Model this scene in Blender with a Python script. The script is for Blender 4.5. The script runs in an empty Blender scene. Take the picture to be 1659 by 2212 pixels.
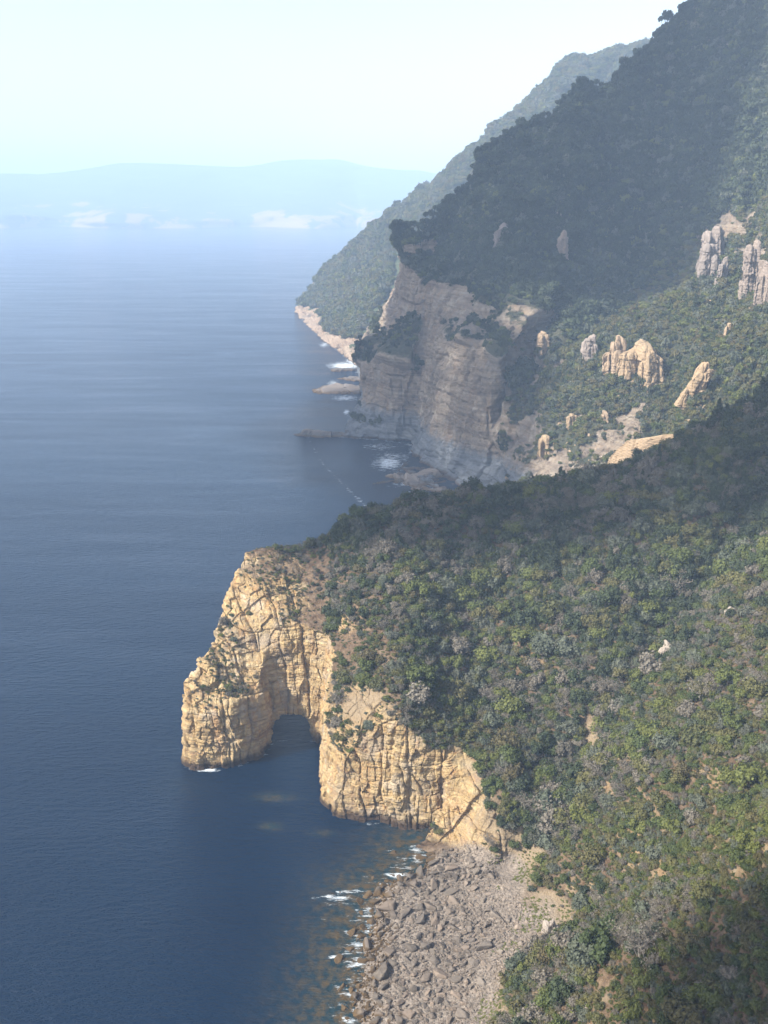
import bpy, bmesh, math, time
import numpy as np
from mathutils import Vector
from mathutils.bvhtree import BVHTree
T0 = time.time()
rng = np.random.default_rng(11)
R = math.radians
sc = bpy.context.scene
COL = sc.collection

# ---------------------------------------------------------------- camera
H = 200.0; F = 2152.0; CU, CV = 829.5, 1106.0
PITCH = math.atan((CV - 430.0) / F)
CP, SP = math.cos(PITCH), math.sin(PITCH)

def ray(u, v):
    a = (u - CU) / F; b = (v - CV) / F
    return np.array([a, CP - b * SP, -SP - b * CP])
def Pd(u, v, d):
    r = ray(u, v); return r * (d / r[1]) + np.array([0, 0, H])
def Pz(u, v, z=0.0):
    r = ray(u, v); return r * ((z - H) / r[2]) + np.array([0, 0, H])
def project(P):
    P = np.atleast_2d(P)
    y, z = P[:, 1], P[:, 2] - H
    dep = np.maximum(y * CP - z * SP, 1e-3)
    up = y * SP + z * CP
    return CU + F * P[:, 0] / dep, CV - F * up / dep, dep

cam = bpy.data.cameras.new("camera"); camo = bpy.data.objects.new("camera", cam); COL.objects.link(camo)
camo.location = (0, 0, H); camo.rotation_euler = (R(90) - PITCH, 0, 0)
cam.sensor_fit = 'VERTICAL'; cam.sensor_height = 36; cam.lens = 36 * F / 2212
cam.clip_start = 1; cam.clip_end = 40000
sc.camera = camo

# ---------------------------------------------------------------- noise
def hsh(ix, iy, iz, seed=0):
    h = (ix.astype(np.int64).astype(np.uint32) * np.uint32(374761393)
         + iy.astype(np.int64).astype(np.uint32) * np.uint32(668265263)
         + iz.astype(np.int64).astype(np.uint32) * np.uint32(2147483647 - 2017)
         + np.uint32((seed * 974711 + 12345) & 0xffffffff))
    h ^= h >> np.uint32(13); h *= np.uint32(1274126177); h ^= h >> np.uint32(16)
    h *= np.uint32(2246822519); h ^= h >> np.uint32(13)
    return h.astype(np.float64) / 4294967295.0
def vn(x, y, z=None, seed=0):
    x = np.asarray(x, float); y = np.asarray(y, float)
    z = np.zeros_like(x) if z is None else np.asarray(z, float)
    xi, yi, zi = np.floor(x), np.floor(y), np.floor(z)
    fx, fy, fz = x - xi, y - yi, z - zi
    fx = fx*fx*(3-2*fx); fy = fy*fy*(3-2*fy); fz = fz*fz*(3-2*fz)
    r = 0
    for dx in (0, 1):
        wx = fx if dx else 1 - fx
        for dy in (0, 1):
            wy = fy if dy else 1 - fy
            for dz in (0, 1):
                wz = fz if dz else 1 - fz
                r = r + wx * wy * wz * hsh(xi + dx, yi + dy, zi + dz, seed)
    return r * 2 - 1
def fbm(x, y, z=None, oct=4, seed=0, gain=0.5):
    r = 0; a = 1; s = 1; t = 0
    for o in range(oct):
        r = r + a * vn(x * s, y * s, None if z is None else z * s, seed + o * 7); t += a
        a *= gain; s *= 2.03
    return r / t
def sstep(a, b, x):
    t = np.clip((x - a) / (b - a), 0, 1); return t * t * (3 - 2 * t)

def blob(u, v, cu, cv, ru, rv): return np.exp(-(((u - cu) / ru) ** 2 + ((v - cv) / rv) ** 2) ** 2)
# ---------------------------------------------------------------- rock relief
def rock_disp(P, s=1.0, seed=0, tilt=(0.03, 0.02), big=1., bed=1.):
    """blocky, bedded and jointed relief in metres (to be pushed out along the normal)"""
    x, y, z = P[:, 0] / s, P[:, 1] / s, P[:, 2] / s
    wx = fbm(x * .08, y * .08, z * .05, 3, seed + 1) * 3.0
    wz = fbm(x * .05, y * .05, z * .05, 3, seed + 2) * 1.6
    zz = z + tilt[0] * x + tilt[1] * y + wz
    a = x * .94 + y * .34 + wx; b = -x * .34 + y * .94 + wx
    d = np.zeros_like(x)
    # large buttresses with grooves between
    wv = 9.0
    ca = a / wv + .5 * vn(zz / 30., a * 0, None, seed + 3) + .35 * vn(a / 13., b / 13., None, seed + 13); cb = b / 9.
    fa = ca - np.floor(ca)
    d += (hsh(np.floor(ca), np.floor(cb), 0 * ca, seed + 4) - .5) * 2.0
    d -= 1.1 * np.exp(-(np.minimum(fa, 1 - fa) * wv / .42) ** 1.3)
    # medium joints, broken by beds of uneven thickness
    l1 = np.floor(zz / 5.2 + .9 * vn(a / 14., b / 14., None, seed + 5))
    wj = 3.3
    zl = zz / 5.2 + .9 * vn(a / 14., b / 14., None, seed + 5); fl_ = zl - np.floor(zl)
    d += (hsh(l1, l1 * 0, l1 * 0, seed + 27) - .5) * 1.1 * bed
    d -= .55 * bed * np.exp(-(np.minimum(fl_, 1 - fl_) * 5.2 / .22) ** 1.3)
    c1 = a / wj + hsh(l1, l1 * 0, l1 * 0, seed + 6) * .8 + .5 * vn(a / 6., zz / 9., None, seed + 16); f1 = c1 - np.floor(c1)
    d += (hsh(np.floor(c1), np.floor(b / 3.4), l1, seed + 7) - .5) * 1.25
    gm = hsh(np.floor(c1), l1 * 0, l1 * 0, seed + 17)
    d -= .7 * gm * np.exp(-(np.minimum(f1, 1 - f1) * wj / .24) ** 1.3)
    # thin beds, showing only here and there
    l2 = zz / 1.5 + .5 * vn(a / 5., b / 5., None, seed + 8); f2 = l2 - np.floor(l2)
    vis = sstep(-.15, .35, vn(a / 9., zz / 6., b / 9., seed + 18))
    d += (hsh(np.floor(l2), np.floor(a / 9.), 0 * l2, seed + 9) - .5) * .6 * (.3 + .7 * vis)
    d -= .25 * vis * np.exp(-(np.minimum(f2, 1 - f2) * 1.5 / .2) ** 2)
    c3 = a / 1.3 + .4 * vn(a / 2., zz / 2., None, seed + 19)
    d += (hsh(np.floor(c3), np.floor(b / 1.2), np.floor(l2), seed + 10) - .5) * .34
    d += fbm(x * .35, y * .35, z * .35, 5, seed + 11) * 1.0 * (.4 + .6 * big)
    d += fbm(x * .07, y * .07, z * .07, 2, seed + 12) * 1.8 * big
    return d * s

# ---------------------------------------------------------------- mesh helpers
def mesh_np(name, V, Fc, mats, smooth=False, mi=None):
    me = bpy.data.meshes.new(name)
    V = np.ascontiguousarray(V, np.float32); Fc = np.ascontiguousarray(Fc, np.int32)
    n = Fc.shape[1]
    me.vertices.add(len(V)); me.vertices.foreach_set('co', V.ravel())
    me.loops.add(Fc.size); me.loops.foreach_set('vertex_index', Fc.ravel())
    me.polygons.add(len(Fc)); me.polygons.foreach_set('loop_start', np.arange(0, Fc.size, n, dtype=np.int32))
    if not isinstance(mats, (list, tuple)): mats = [mats]
    for m in mats: me.materials.append(m)
    if mi is not None: me.polygons.foreach_set('material_index', np.asarray(mi, np.int32))
    me.polygons.foreach_set('use_smooth', np.full(len(Fc), bool(smooth)))
    me.update(calc_edges=True); me.validate()
    return me
def link(name, me, parent=None, loc=None):
    o = bpy.data.objects.new(name, me); COL.objects.link(o)
    if parent is not None: o.parent = parent
    if loc is not None: o.location = loc
    return o
def tag(o, label=None, cat=None, group=None, kind=None):
    if label: o['label'] = label
    if cat: o['category'] = cat
    if group: o['group'] = group
    if kind: o['kind'] = kind
    return o
def attr(me, name, vals):
    a = me.attributes.new(name, 'FLOAT', 'POINT'); a.data.foreach_set('value', np.ascontiguousarray(vals, np.float32))
def gridfaces(nr, nc):
    i = np.arange(nr - 1)[:, None] * nc + np.arange(nc - 1)[None, :]
    return np.stack([i, i + 1, i + nc + 1, i + nc], -1).reshape(-1, 4)
def vnormals(V, Fc):
    p = V[Fc]
    n = np.cross(p[:, 2] - p[:, 0], p[:, 3] - p[:, 1])
    N = np.zeros_like(V)
    for k in range(4):
        for c in range(3):
            N[:, c] += np.bincount(Fc[:, k], n[:, c], len(V))
    return N / np.maximum(np.linalg.norm(N, axis=1, keepdims=True), 1e-9)

# ---------------------------------------------------------------- materials
class NT:
    def __init__(s, name):
        s.m = bpy.data.materials.new(name); s.m.use_nodes = True
        s.t = s.m.node_tree; s.b = s.t.nodes['Principled BSDF']; s.out = s.t.nodes['Material Output']
        s.pos = None
    def n(s, typ, **kw):
        nd = s.t.nodes.new(typ)
        for k, v in kw.items():
            if k.startswith('_'): nd.inputs[k[1:]].default_value = v
            else: setattr(nd, k, v)
        return nd
    def l(s, a, b): s.t.links.new(a, b)
    def P(s):
        if s.pos is None: s.pos = s.n('ShaderNodeNewGeometry')
        return s.pos.outputs['Position']
    def noise(s, scale, detail=4, rough=.55, vec=None, sc3=None, dist=0):
        v = vec or s.P()
        if sc3:
            mp = s.n('ShaderNodeVectorMath', operation='MULTIPLY'); s.l(v, mp.inputs[0]); mp.inputs[1].default_value = sc3; v = mp.outputs[0]
        nd = s.n('ShaderNodeTexNoise', _Scale=scale, _Detail=detail, _Roughness=rough, _Distortion=dist); s.l(v, nd.inputs['Vector'])
        return nd.outputs['Fac']
    def ramp(s, fac, stops):
        r = s.n('ShaderNodeValToRGB'); e = r.color_ramp.elements
        while len(e) < len(stops): e.new(.5)
        for k, (p, c) in enumerate(stops):
            e[k].position = p; e[k].color = (c if len(c) == 4 else (*c, 1)) if hasattr(c, '__len__') else (c, c, c, 1)
        s.l(fac, r.inputs[0]); return r.outputs[0]
    def mix(s, f, a, b, bt='MIX'):
        m = s.n('ShaderNodeMix', data_type='RGBA', blend_type=bt)
        for x, i in ((f, 0), (a, 6), (b, 7)):
            if hasattr(x, 'is_linked'): s.l(x, m.inputs[i])
            elif hasattr(x, '__len__'): m.inputs[i].default_value = (*x, 1)
            else: m.inputs[i].default_value = x if i == 0 else (x, x, x, 1)
        return m.outputs[2]
    def math(s, op, a, b=0., c=0.):
        m = s.n('ShaderNodeMath', operation=op)
        for x, i in ((a, 0), (b, 1), (c, 2)):
            if hasattr(x, 'is_linked'): s.l(x, m.inputs[i])
            else: m.inputs[i].default_value = x
        return m.outputs[0]
    def sep(s, v):
        n = s.n('ShaderNodeSeparateXYZ'); s.l(v, n.inputs[0]); return n.outputs
    def at(s, name):
        return s.n('ShaderNodeAttribute', attribute_name=name).outputs['Fac']
    def bump(s, h, strength, dist):
        b = s.n('ShaderNodeBump', _Strength=strength, _Distance=dist); s.l(h, b.inputs['Height']); s.l(b.outputs[0], s.b.inputs['Normal'])
    def setc(s, c, rough=.9, spec=.2):
        s.l(c, s.b.inputs['Base Color']); s.b.inputs['Roughness'].default_value = rough
        s.b.inputs['Specular IOR Level'].default_value = spec
        return s.m

def terrain_mat(name, rockstops, soil, soil2, sc_=1.0, lo=.55, hi=.75, wet=3.0, bandcol=(.2, .2, .21), band_z=0., orange=(.42, .2, .07)):
    t = NT(name)
    g = t.noise(.05 / sc_, 5, .6); g2 = t.noise(.6 / sc_, 5, .65)
    strata = t.noise(1., 4, .6, sc3=(.03 / sc_, .03 / sc_, .9 / sc_))
    mixf = t.math('ADD', t.math('MULTIPLY', g, .3), t.math('MULTIPLY', strata, .7))
    rock = t.ramp(mixf, rockstops)
    streak = t.noise(1., 4, .6, sc3=(.35 / sc_, .35 / sc_, .03 / sc_))
    rock = t.mix(t.ramp(streak, [(.52, 0.), (.72, .55)]), rock, orange)
    rock = t.mix(t.ramp(g2, [(.38, .7), (.6, 0.)]), rock, t.mix(.6, rock, (.16, .12, .09)))
    pale = t.noise(.11 / sc_, 4, .6)
    rock = t.mix(t.ramp(pale, [(.58, 0.), (.7, .5)]), rock, (.56, .47, .36))
    rock = t.mix(t.ramp(t.noise(.085 / sc_, 5, .7), [(.5, 0.), (.66, .55)]), rock, (.25, .215, .18))
    z = t.sep(t.P())[2]
    zn = t.math('ADD', z, t.math('MULTIPLY', t.math('SUBTRACT', t.noise(.15, 4), .5), 7. * sc_))
    if band_z > 0:
        bf = t.ramp(t.math('DIVIDE', zn, band_z * 2), [(.42, 1.), (.58, 0.)])
        rock = t.mix(bf, rock, t.mix(t.ramp(strata, [(.4, 0.), (.6, 1.)]), bandcol, [c * 1.45 for c in bandcol]))
    wf = t.ramp(t.math('DIVIDE', t.math('ADD', z, t.math('MULTIPLY', g2, 2.)), wet * 2), [(.3, 1.), (.62, 0.)])
    rock = t.mix(wf, rock, (.07, .045, .028))
    sl = t.mix(t.ramp(t.noise(.35 / sc_, 5, .65), [(.4, 0.), (.62, 1.)]), soil, soil2)
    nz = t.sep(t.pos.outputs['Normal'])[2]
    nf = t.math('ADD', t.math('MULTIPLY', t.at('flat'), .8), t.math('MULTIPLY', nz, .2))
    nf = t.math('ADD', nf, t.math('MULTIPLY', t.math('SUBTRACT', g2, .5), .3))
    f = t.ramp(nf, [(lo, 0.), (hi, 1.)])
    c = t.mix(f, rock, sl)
    bare = t.at('bare')
    bc = t.mix(t.noise(.8, 6, .7), (.23, .16, .09), (.33, .255, .165))
    c = t.mix(bare, c, bc)
    bh = t.at('beach')
    c = t.mix(bh, c, t.mix(t.ramp(t.noise(1.1, 6, .75), [(.35, 0.), (.65, 1.)]), (.14, .115, .09), (.36, .29, .225)))
    beds = t.noise(1., 5, .7, sc3=(.22 / sc_, .22 / sc_, 2.2 / sc_)); jts = t.noise(1., 5, .7, sc3=(1.5 / sc_, 1.5 / sc_, .10 / sc_))
    hb = t.math('ADD', t.math('ADD', t.noise(1.2 / sc_, 6, .7), t.math('MULTIPLY', beds, 1.3)), t.math('MULTIPLY', jts, 1.3))
    t.bump(hb, .9, .7 * sc_)
    return t.setc(c, .92, .15)

M = {}
M['landA'] = terrain_mat('ochre_rock_and_soil', [(.25, (.22, .125, .055)), (.42, (.42, .275, .12)), (.55, (.54, .39, .19)), (.72, (.60, .47, .29))],
                         (.10, .062, .035), (.19, .13, .08), wet=4.2)
M['landB'] = terrain_mat('grey_brown_rock_and_soil', [(.3, (.10, .078, .06)), (.43, (.215, .165, .12)), (.55, (.30, .235, .165)), (.7, (.37, .32, .25))],
                         (.045, .05, .03), (.08, .075, .045), sc_=2., lo=.40, hi=.54, wet=3., bandcol=(.13, .135, .14), band_z=24., orange=(.31, .19, .10))
M['landC'] = terrain_mat('far_coast_rock_and_soil', [(.25, (.30, .2, .13)), (.5, (.44, .32, .22)), (.75, (.5, .4, .3))],
                         (.055, .075, .035), (.10, .11, .055), sc_=4., lo=.35, hi=.55, wet=2.)

def foliage_mat(name, cols, trans=.15):
    t = NT(name)
    oi = t.n('ShaderNodeObjectInfo')
    c = t.ramp(oi.outputs['Random'], [(k / max(1, len(cols) - 1), x) for k, x in enumerate(cols)])
    n1 = t.noise(1.6, 3, .6)
    c = t.mix(t.ramp(n1, [(.3, 0.), (.7, 1.)]), t.mix(.45, c, (.02, .022, .012)), t.mix(.25, c, (.2, .2, .11)))
    t.setc(c, .7, .25)
    tr = t.n('ShaderNodeBsdfTranslucent'); t.l(c, tr.inputs[0])
    ms = t.n('ShaderNodeMixShader'); ms.inputs[0].default_value = trans
    t.l(t.b.outputs[0], ms.inputs[1]); t.l(tr.outputs[0], ms.inputs[2]); t.l(ms.outputs[0], t.out.inputs[0])
    return t.m
GREEN = [(.024, .046, .006), (.070, .092, .010), (.14, .148, .020), (.045, .072, .007)]
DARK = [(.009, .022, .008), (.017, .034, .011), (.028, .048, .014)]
GREY = [(.060, .075, .050), (.12, .13, .09), (.085, .082, .062)]
DEAD = [(.13, .10, .08), (.19, .155, .125), (.10, .08, .065)]
OLIVE = [(.070, .070, .015), (.135, .118, .030), (.10, .070, .026)]
M['green'] = foliage_mat('green_foliage', GREEN); M['dark'] = foliage_mat('dark_green_foliage', DARK)
M['grey'] = foliage_mat('grey_green_foliage', GREY); M['dead'] = foliage_mat('bare_grey_twigs', DEAD, 0.)
M['olive'] = foliage_mat('olive_foliage', OLIVE)
t = NT('bark'); M['bark'] = t.setc(t.mix(t.noise(3.), (.10, .08, .06), (.24, .20, .16)), .9)
t = NT('deadwood'); M['deadwood'] = t.setc(t.mix(t.noise(3.), (.2, .165, .13), (.36, .31, .26)), .9)
def stone(name, a, b, wet=True, spread=.3):
    t = NT(name); oi = t.n('ShaderNodeObjectInfo')
    c = t.mix(t.noise(.9, 5, .65), a, b)
    c = t.mix(t.ramp(oi.outputs['Random'], [(0., 0.), (1., spread * 2)]), c, t.mix(.5, c, (.09, .075, .065)))
    c = t.mix(t.ramp(t.math('FRACT', t.math('MULTIPLY', oi.outputs['Random'], 7.31)), [(.45, 0.), (1., .5)]), c, (.30, .215, .15))
    if wet:
        zl = t.sep(t.P())[2]
        c = t.mix(t.ramp(t.math('DIVIDE', t.math('ADD', zl, t.noise(.3)), 6.), [(.2, .75), (.75, 0.)]), c, t.mix(.5, c, (.035, .032, .028)))
        c = t.mix(t.ramp(t.math('DIVIDE', zl, 8.), [(.45, 0.), (.9, .5)]), c, (.34, .28, .22))
        z = t.sep(t.P())[2]
        wf = t.ramp(t.math('ADD', z, t.math('MULTIPLY', t.noise(.4), 1.2)), [(.8, 1.), (1.0, 0.)])
        wf = t.math('MULTIPLY', wf, 1.)
        z2 = t.math('DIVIDE', t.math('ADD', z, t.math('MULTIPLY', t.noise(.4), 1.2)), 3.)
        c = t.mix(t.ramp(z2, [(.46, 1.), (.68, 0.)]), c, t.mix(t.noise(1.4, 4), (.025, .018, .010), (.15, .09, .035)))
    t.bump(t.noise(2.5, 6, .7), .7, .3)
    return t.setc(c, .85, .25)
M['boulder'] = stone('grey_boulder_stone', (.06, .048, .037), (.20, .16, .12))
M['pale'] = stone('pale_boulder_stone', (.23, .195, .16), (.38, .335, .28), False, .1)
M['outcrop'] = stone('ochre_outcrop_stone', (.21, .135, .07), (.43, .315, .19), False, .3)
M['outcrop_grey'] = stone('grey_outcrop_stone', (.15, .115, .095), (.36, .30, .25), False, .3)

# ---------------------------------------------------------------- terrain A : height function by thin plate spline
pts = []
ridge = [(545, 1194, 386), (610, 1192, 390), (690, 1184, 393), (760, 1137, 395), (900, 1105, 396), (1060, 1075, 396), (1200, 1064, 398),
         (1350, 1032, 400), (1420, 1015, 405), (1500, 968, 410), (1550, 937, 415), (1659, 882, 420), (1800, 800, 430)]
for r_ in ridge:
    p = Pd(*r_); pts.append(p)
    pts.append(p + [0, 12, -1.5]) if r_[0] > 700 else None
    pts.append(p + [0, 60, -42]); pts.append(p + [0, 115, -80])
for a in [(740, 1562, 303), (745, 1440, 323), (748, 1338, 345), (850, 1570, 289), (950, 1600, 290), (1015, 1652, 285), (1030, 1732, 277), (1055, 1812, 266),
          (860, 1400, 322), (860, 1250, 356), (1060, 1500, 315), (1060, 1350, 345), (1060, 1200, 372),
          (1250, 1650, 281), (1250, 1450, 311), (1250, 1250, 350), (1450, 1500, 281), (1450, 1300, 325), (1450, 1130, 365),
          (1659, 1400, 278), (1659, 1200, 326), (1659, 1030, 375), (960, 1450, 318), (1150, 1560, 300),
          (410, 1482, 333), (480, 1447, 336), (555, 1442, 339), (600, 1378, 344), (670, 1368, 344), (735, 1364, 344),
          (455, 1390, 348), (485, 1322, 360), (508, 1245, 372), (560, 1330, 352), (600, 1302, 356), (600, 1242, 369), (700, 1302, 357), (690, 1238, 373), (540, 1400, 345)]:
    pts.append(Pd(*a))
xe = {130: 12, 165: 18, 202: 27, 232: 43, 250: 38, 263: 37}
for y_, x_ in xe.items():
    pts.append(np.array([x_, y_, 6.0]))
    if y_ < 255:
        for dx, z_ in ((18, 19), (42, 38), (75, 62), (110, 84), (150, 110)):
            pts.append(np.array([x_ + dx, y_, z_ + 2.5 * math.sin(y_ * .09 + dx * .11)]))
for a in [(905, 1835), (870, 1890), (800, 1940), (790, 2000), (775, 2060), (765, 2110), (755, 2212)]:
    p = Pz(a[0], a[1], -.3); pts.append(p); pts.append(p + [-12, 0, -2.0]); pts.append(p + [-34, -2, -5.0])
for a in [(980, 2000, 2.6), (930, 2120, 2.6), (1060, 1960, 4.2), (1000, 1900, 3.0)]: pts.append(Pz(*a))
for a in [(22.5, 272, 2.4), (25.5, 266, 3.), (28.5, 260.5, 3.6), (29, 279, 19), (32.5, 270, 17), (36, 264, 13), (18, 268, 1.6)]: pts.append(np.array(a, float))
pts.append(np.array([5., 135., 1.])); pts.append(np.array([-20., 130., -3.]))
pts = np.array(pts); C0 = pts[:, :2].mean(0); SCL = 100.
def tpsU(r2): return r2 * np.log(np.maximum(r2, 1e-12)) * .5
def tps_fit(X, z, lam=2e-4):
    n = len(X); d2 = ((X[:, None] - X[None]) ** 2).sum(-1)
    K = tpsU(d2) + lam * np.eye(n); Q = np.c_[np.ones(n), X]
    A = np.block([[K, Q], [Q.T, np.zeros((3, 3))]])
    return np.linalg.solve(A, np.r_[z, 0, 0, 0])
XA = (pts[:, :2] - C0) / SCL
WA = tps_fit(XA, pts[:, 2])
def ztopA(x, y, rough=True):
    sh = np.shape(x); x = np.ravel(x); y = np.ravel(y)
    out = np.empty(len(x))
    for s in range(0, len(x), 40000):
        q = (np.c_[x[s:s+40000], y[s:s+40000]] - C0) / SCL
        U = tpsU(((q[:, None] - XA[None]) ** 2).sum(-1))
        out[s:s+40000] = U @ WA[:-3] + WA[-3] + q @ WA[-2:]
    if rough:
        amp = sstep(4, 14, out)
        axd = (x - (47 + (y - 265) * .95)) / 15.
        out = out - amp * 7. * np.exp(-axd * axd) * sstep(268, 300, y) * (1 - sstep(350, 400, y))
        out = out + amp * (fbm(x / 28, y / 28, None, 3, 5) * 4.6 + fbm(x / 8, y / 8, None, 3, 6) * 1.1)
        lowb = 1 - sstep(5, 12, out)
        out = out + lowb * fbm(x / 5, y / 5, None, 3, 8) * .35
    return out.reshape(sh)

coast = np.array([(-75.5, 327), (-73, 322.5), (-66, 320.5), (-58, 321.5), (-51, 326), (-44, 333), (-42.5, 340.5), (-33, 342), (-23.5, 341),
                  (-21.5, 330), (-22.5, 318), (-20, 299.5), (-14.5, 291.5), (-6, 288.5), (3, 285.8), (11, 286.2), (19.2, 286.8), (20.2, 281), (17, 277), (5, 272),
                  (-60, 250), (-60, 60), (400, 60), (400, 640), (70, 560), (20, 500), (-10, 455), (-25, 418), (-58, 402), (-62, 385), (-63, 368), (-67, 352), (-72, 338)], float)
def sd_poly(x, y, poly):
    d = np.full(x.shape, 1e9); ins = np.zeros(x.shape, bool)
    n = len(poly)
    for i in range(n):
        a = poly[i]; b = poly[(i + 1) % n]; e = b - a
        px, py = x - a[0], y - a[1]
        h = np.clip((px * e[0] + py * e[1]) / (e @ e), 0, 1)
        d = np.minimum(d, (px - e[0] * h) ** 2 + (py - e[1] * h) ** 2)
        c = (a[1] > y) != (b[1] > y)
        if abs(e[1]) > 1e-9: ins ^= c & (x < (e[0] * (y - a[1]) / e[1] + a[0]))
    return np.where(ins, -1, 1) * np.sqrt(d)

# --- headland solid as a signed field, meshed with surface nets
VS = 0.5
DX0, DX1, DY0, DY1 = -84., 42., 256., 425.
gx = np.arange(DX0, DX1, VS); gy = np.arange(DY0, DY1, VS); gz = np.arange(-4, 84, VS)
GX, GY = np.meshgrid(gx, gy, indexing='ij')
wob = fbm(GX / 9, GY / 9, None, 3, 21) * 1.6
s2 = sd_poly(GX + wob * .6, GY + wob, coast)
zt = ztopA(GX, GY)
fld = np.maximum(((gz[None, None, :] - zt[:, :, None]) * .72), (s2[:, :, None] + .09 * gz[None, None, :] - .5)).astype(np.float32)
# tunnel of the sea arch
ix = (gx > -57) & (gx < -15); iy = (gy > 325)
X3, Y3, Z3 = np.meshgrid(gx[ix], gy[iy], gz[gz < 44], indexing='ij')
wn = fbm(X3 / 5, Y3 / 9, Z3 / 5, 2, 33) * 1.4
xc = -36.3 + wn * .4
bk = np.clip(Y3 - 353, 0, 34)
tun = np.maximum(np.abs(X3 - xc) - (8.9 - .010 * np.clip(Z3, 0, 12) ** 2 + .16 * bk), Z3 - (11.2 + wn * .8 - .0016 * np.abs(X3 - xc) ** 3.2 + .75 * bk))
sub = fld[np.ix_(ix, iy, gz < 44)]
fld[np.ix_(ix, iy, gz < 44)] = np.maximum(sub, -tun.astype(np.float32))
fld[0], fld[-1], fld[:, 0], fld[:, -1], fld[:, :, 0] = 1, 1, 1, 1, 1

def surface_nets(f, ox, oy, oz, h):
    s = f < 0
    nx, ny, nz = f.shape
    c = np.zeros((nx - 1, ny - 1, nz - 1), np.uint8)
    for i in (0, 1):
        for j in (0, 1):
            for k in (0, 1):
                c += s[i:nx - 1 + i, j:ny - 1 + j, k:nz - 1 + k]
    act = (c > 0) & (c < 8)
    idx = np.full(c.shape, -1, np.int64); ci = np.argwhere(act); idx[act] = np.arange(len(ci))
    acc = np.zeros((len(ci), 3)); cnt = np.zeros(len(ci))
    cor = [(i, j, k) for i in (0, 1) for j in (0, 1) for k in (0, 1)]
    val = {q: f[ci[:, 0] + q[0], ci[:, 1] + q[1], ci[:, 2] + q[2]].astype(float) for q in cor}
    for q in cor:
        for ax in range(3):
            if q[ax] == 0:
                q2 = list(q); q2[ax] = 1; q2 = tuple(q2)
                a, b = val[q], val[q2]; m = (a < 0) != (b < 0)
                t = np.where(m, a / np.where(m, a - b, 1), 0)
                pt = np.tile(np.array(q, float), (len(ci), 1)); pt[:, ax] = t
                acc[m] += pt[m]; cnt[m] += 1
    V = ci + acc / cnt[:, None]
    Fs = []
    for ax in range(3):
        sl0 = [slice(None)] * 3; sl1 = [slice(None)] * 3
        sl0[ax] = slice(0, -1); sl1[ax] = slice(1, None)
        a, b = s[tuple(sl0)], s[tuple(sl1)]
        e = np.argwhere(a != b)
        o1, o2 = [k for k in range(3) if k != ax]
        ok = (e[:, o1] > 0) & (e[:, o2] > 0) & (e[:, o1] < f.shape[o1] - 1) & (e[:, o2] < f.shape[o2] - 1)
        e = e[ok]; ins = a[e[:, 0], e[:, 1], e[:, 2]]
        def id_(d1, d2):
            q = e.copy(); q[:, o1] -= d1; q[:, o2] -= d2
            return idx[q[:, 0], q[:, 1], q[:, 2]]
        quad = np.stack([id_(1, 1), id_(0, 1), id_(0, 0), id_(1, 0)], 1)
        flip = ins if ax != 1 else ~ins
        quad[~flip] = quad[~flip][:, ::-1]
        Fs.append(quad)
    Fs = np.concatenate(Fs); Fs = Fs[(Fs >= 0).all(1)]
    return V * h + np.array([ox, oy, oz]), Fs
V, Fq = surface_nets(fld, gx[0], gy[0], gz[0], VS)
del fld
def smooth(V, Fc, it=2, lam=.5):
    for _ in range(it):
        A = np.zeros_like(V); c = np.zeros(len(V))
        for k in range(4):
            a, b = Fc[:, k], Fc[:, (k + 1) % 4]
            for i, j in ((a, b), (b, a)):
                for q in range(3): A[:, q] += np.bincount(i, V[j, q], len(V))
                c += np.bincount(i, minlength=len(V))
        V = V * (1 - lam) + lam * A / np.maximum(c, 1)[:, None]
    return V
def subdiv(V, Fc):
    E = np.concatenate([np.sort(np.stack([Fc[:, k], Fc[:, (k + 1) % 4]], 1), 1) for k in range(4)])
    key = E[:, 0] * len(V) + E[:, 1]
    u, first, inv = np.unique(key, return_index=True, return_inverse=True)
    mid = V[E[first]].mean(1); cen = V[Fc].mean(1)
    n0, n1 = len(V), len(V) + len(mid); nf = len(Fc)
    e = [n0 + inv[k * nf:(k + 1) * nf] for k in range(4)]; c = n1 + np.arange(nf)
    F2 = np.concatenate([np.stack([Fc[:, k], e[k], c, e[(k - 1) % 4]], 1) for k in range(4)])
    return np.concatenate([V, mid, cen]), F2
V = smooth(V, Fq, 4)
V, Fq = subdiv(V, Fq)
V = smooth(V, Fq, 1)
N = vnormals(V, Fq)
if (N[V[:, 2] > 20][:, 2].mean() < 0): Fq = Fq[:, ::-1]; N = -N
steep = 1 - sstep(.45 + .3 * sstep(-22, -34, V[:, 0]), .8 + .3 * sstep(-22, -34, V[:, 0]), N[:, 2])
rd = rock_disp(V, 1.0, 3)
edge = np.clip(np.minimum.reduce([V[:, 0] - DX0, DX1 - V[:, 0], V[:, 1] - DY0, DY1 - V[:, 1]]) / 6, 0, 1)
topn = fbm(V[:, 0] / 2.2, V[:, 1] / 2.2, V[:, 2] / 2.2, 3, 91) * .5
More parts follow.
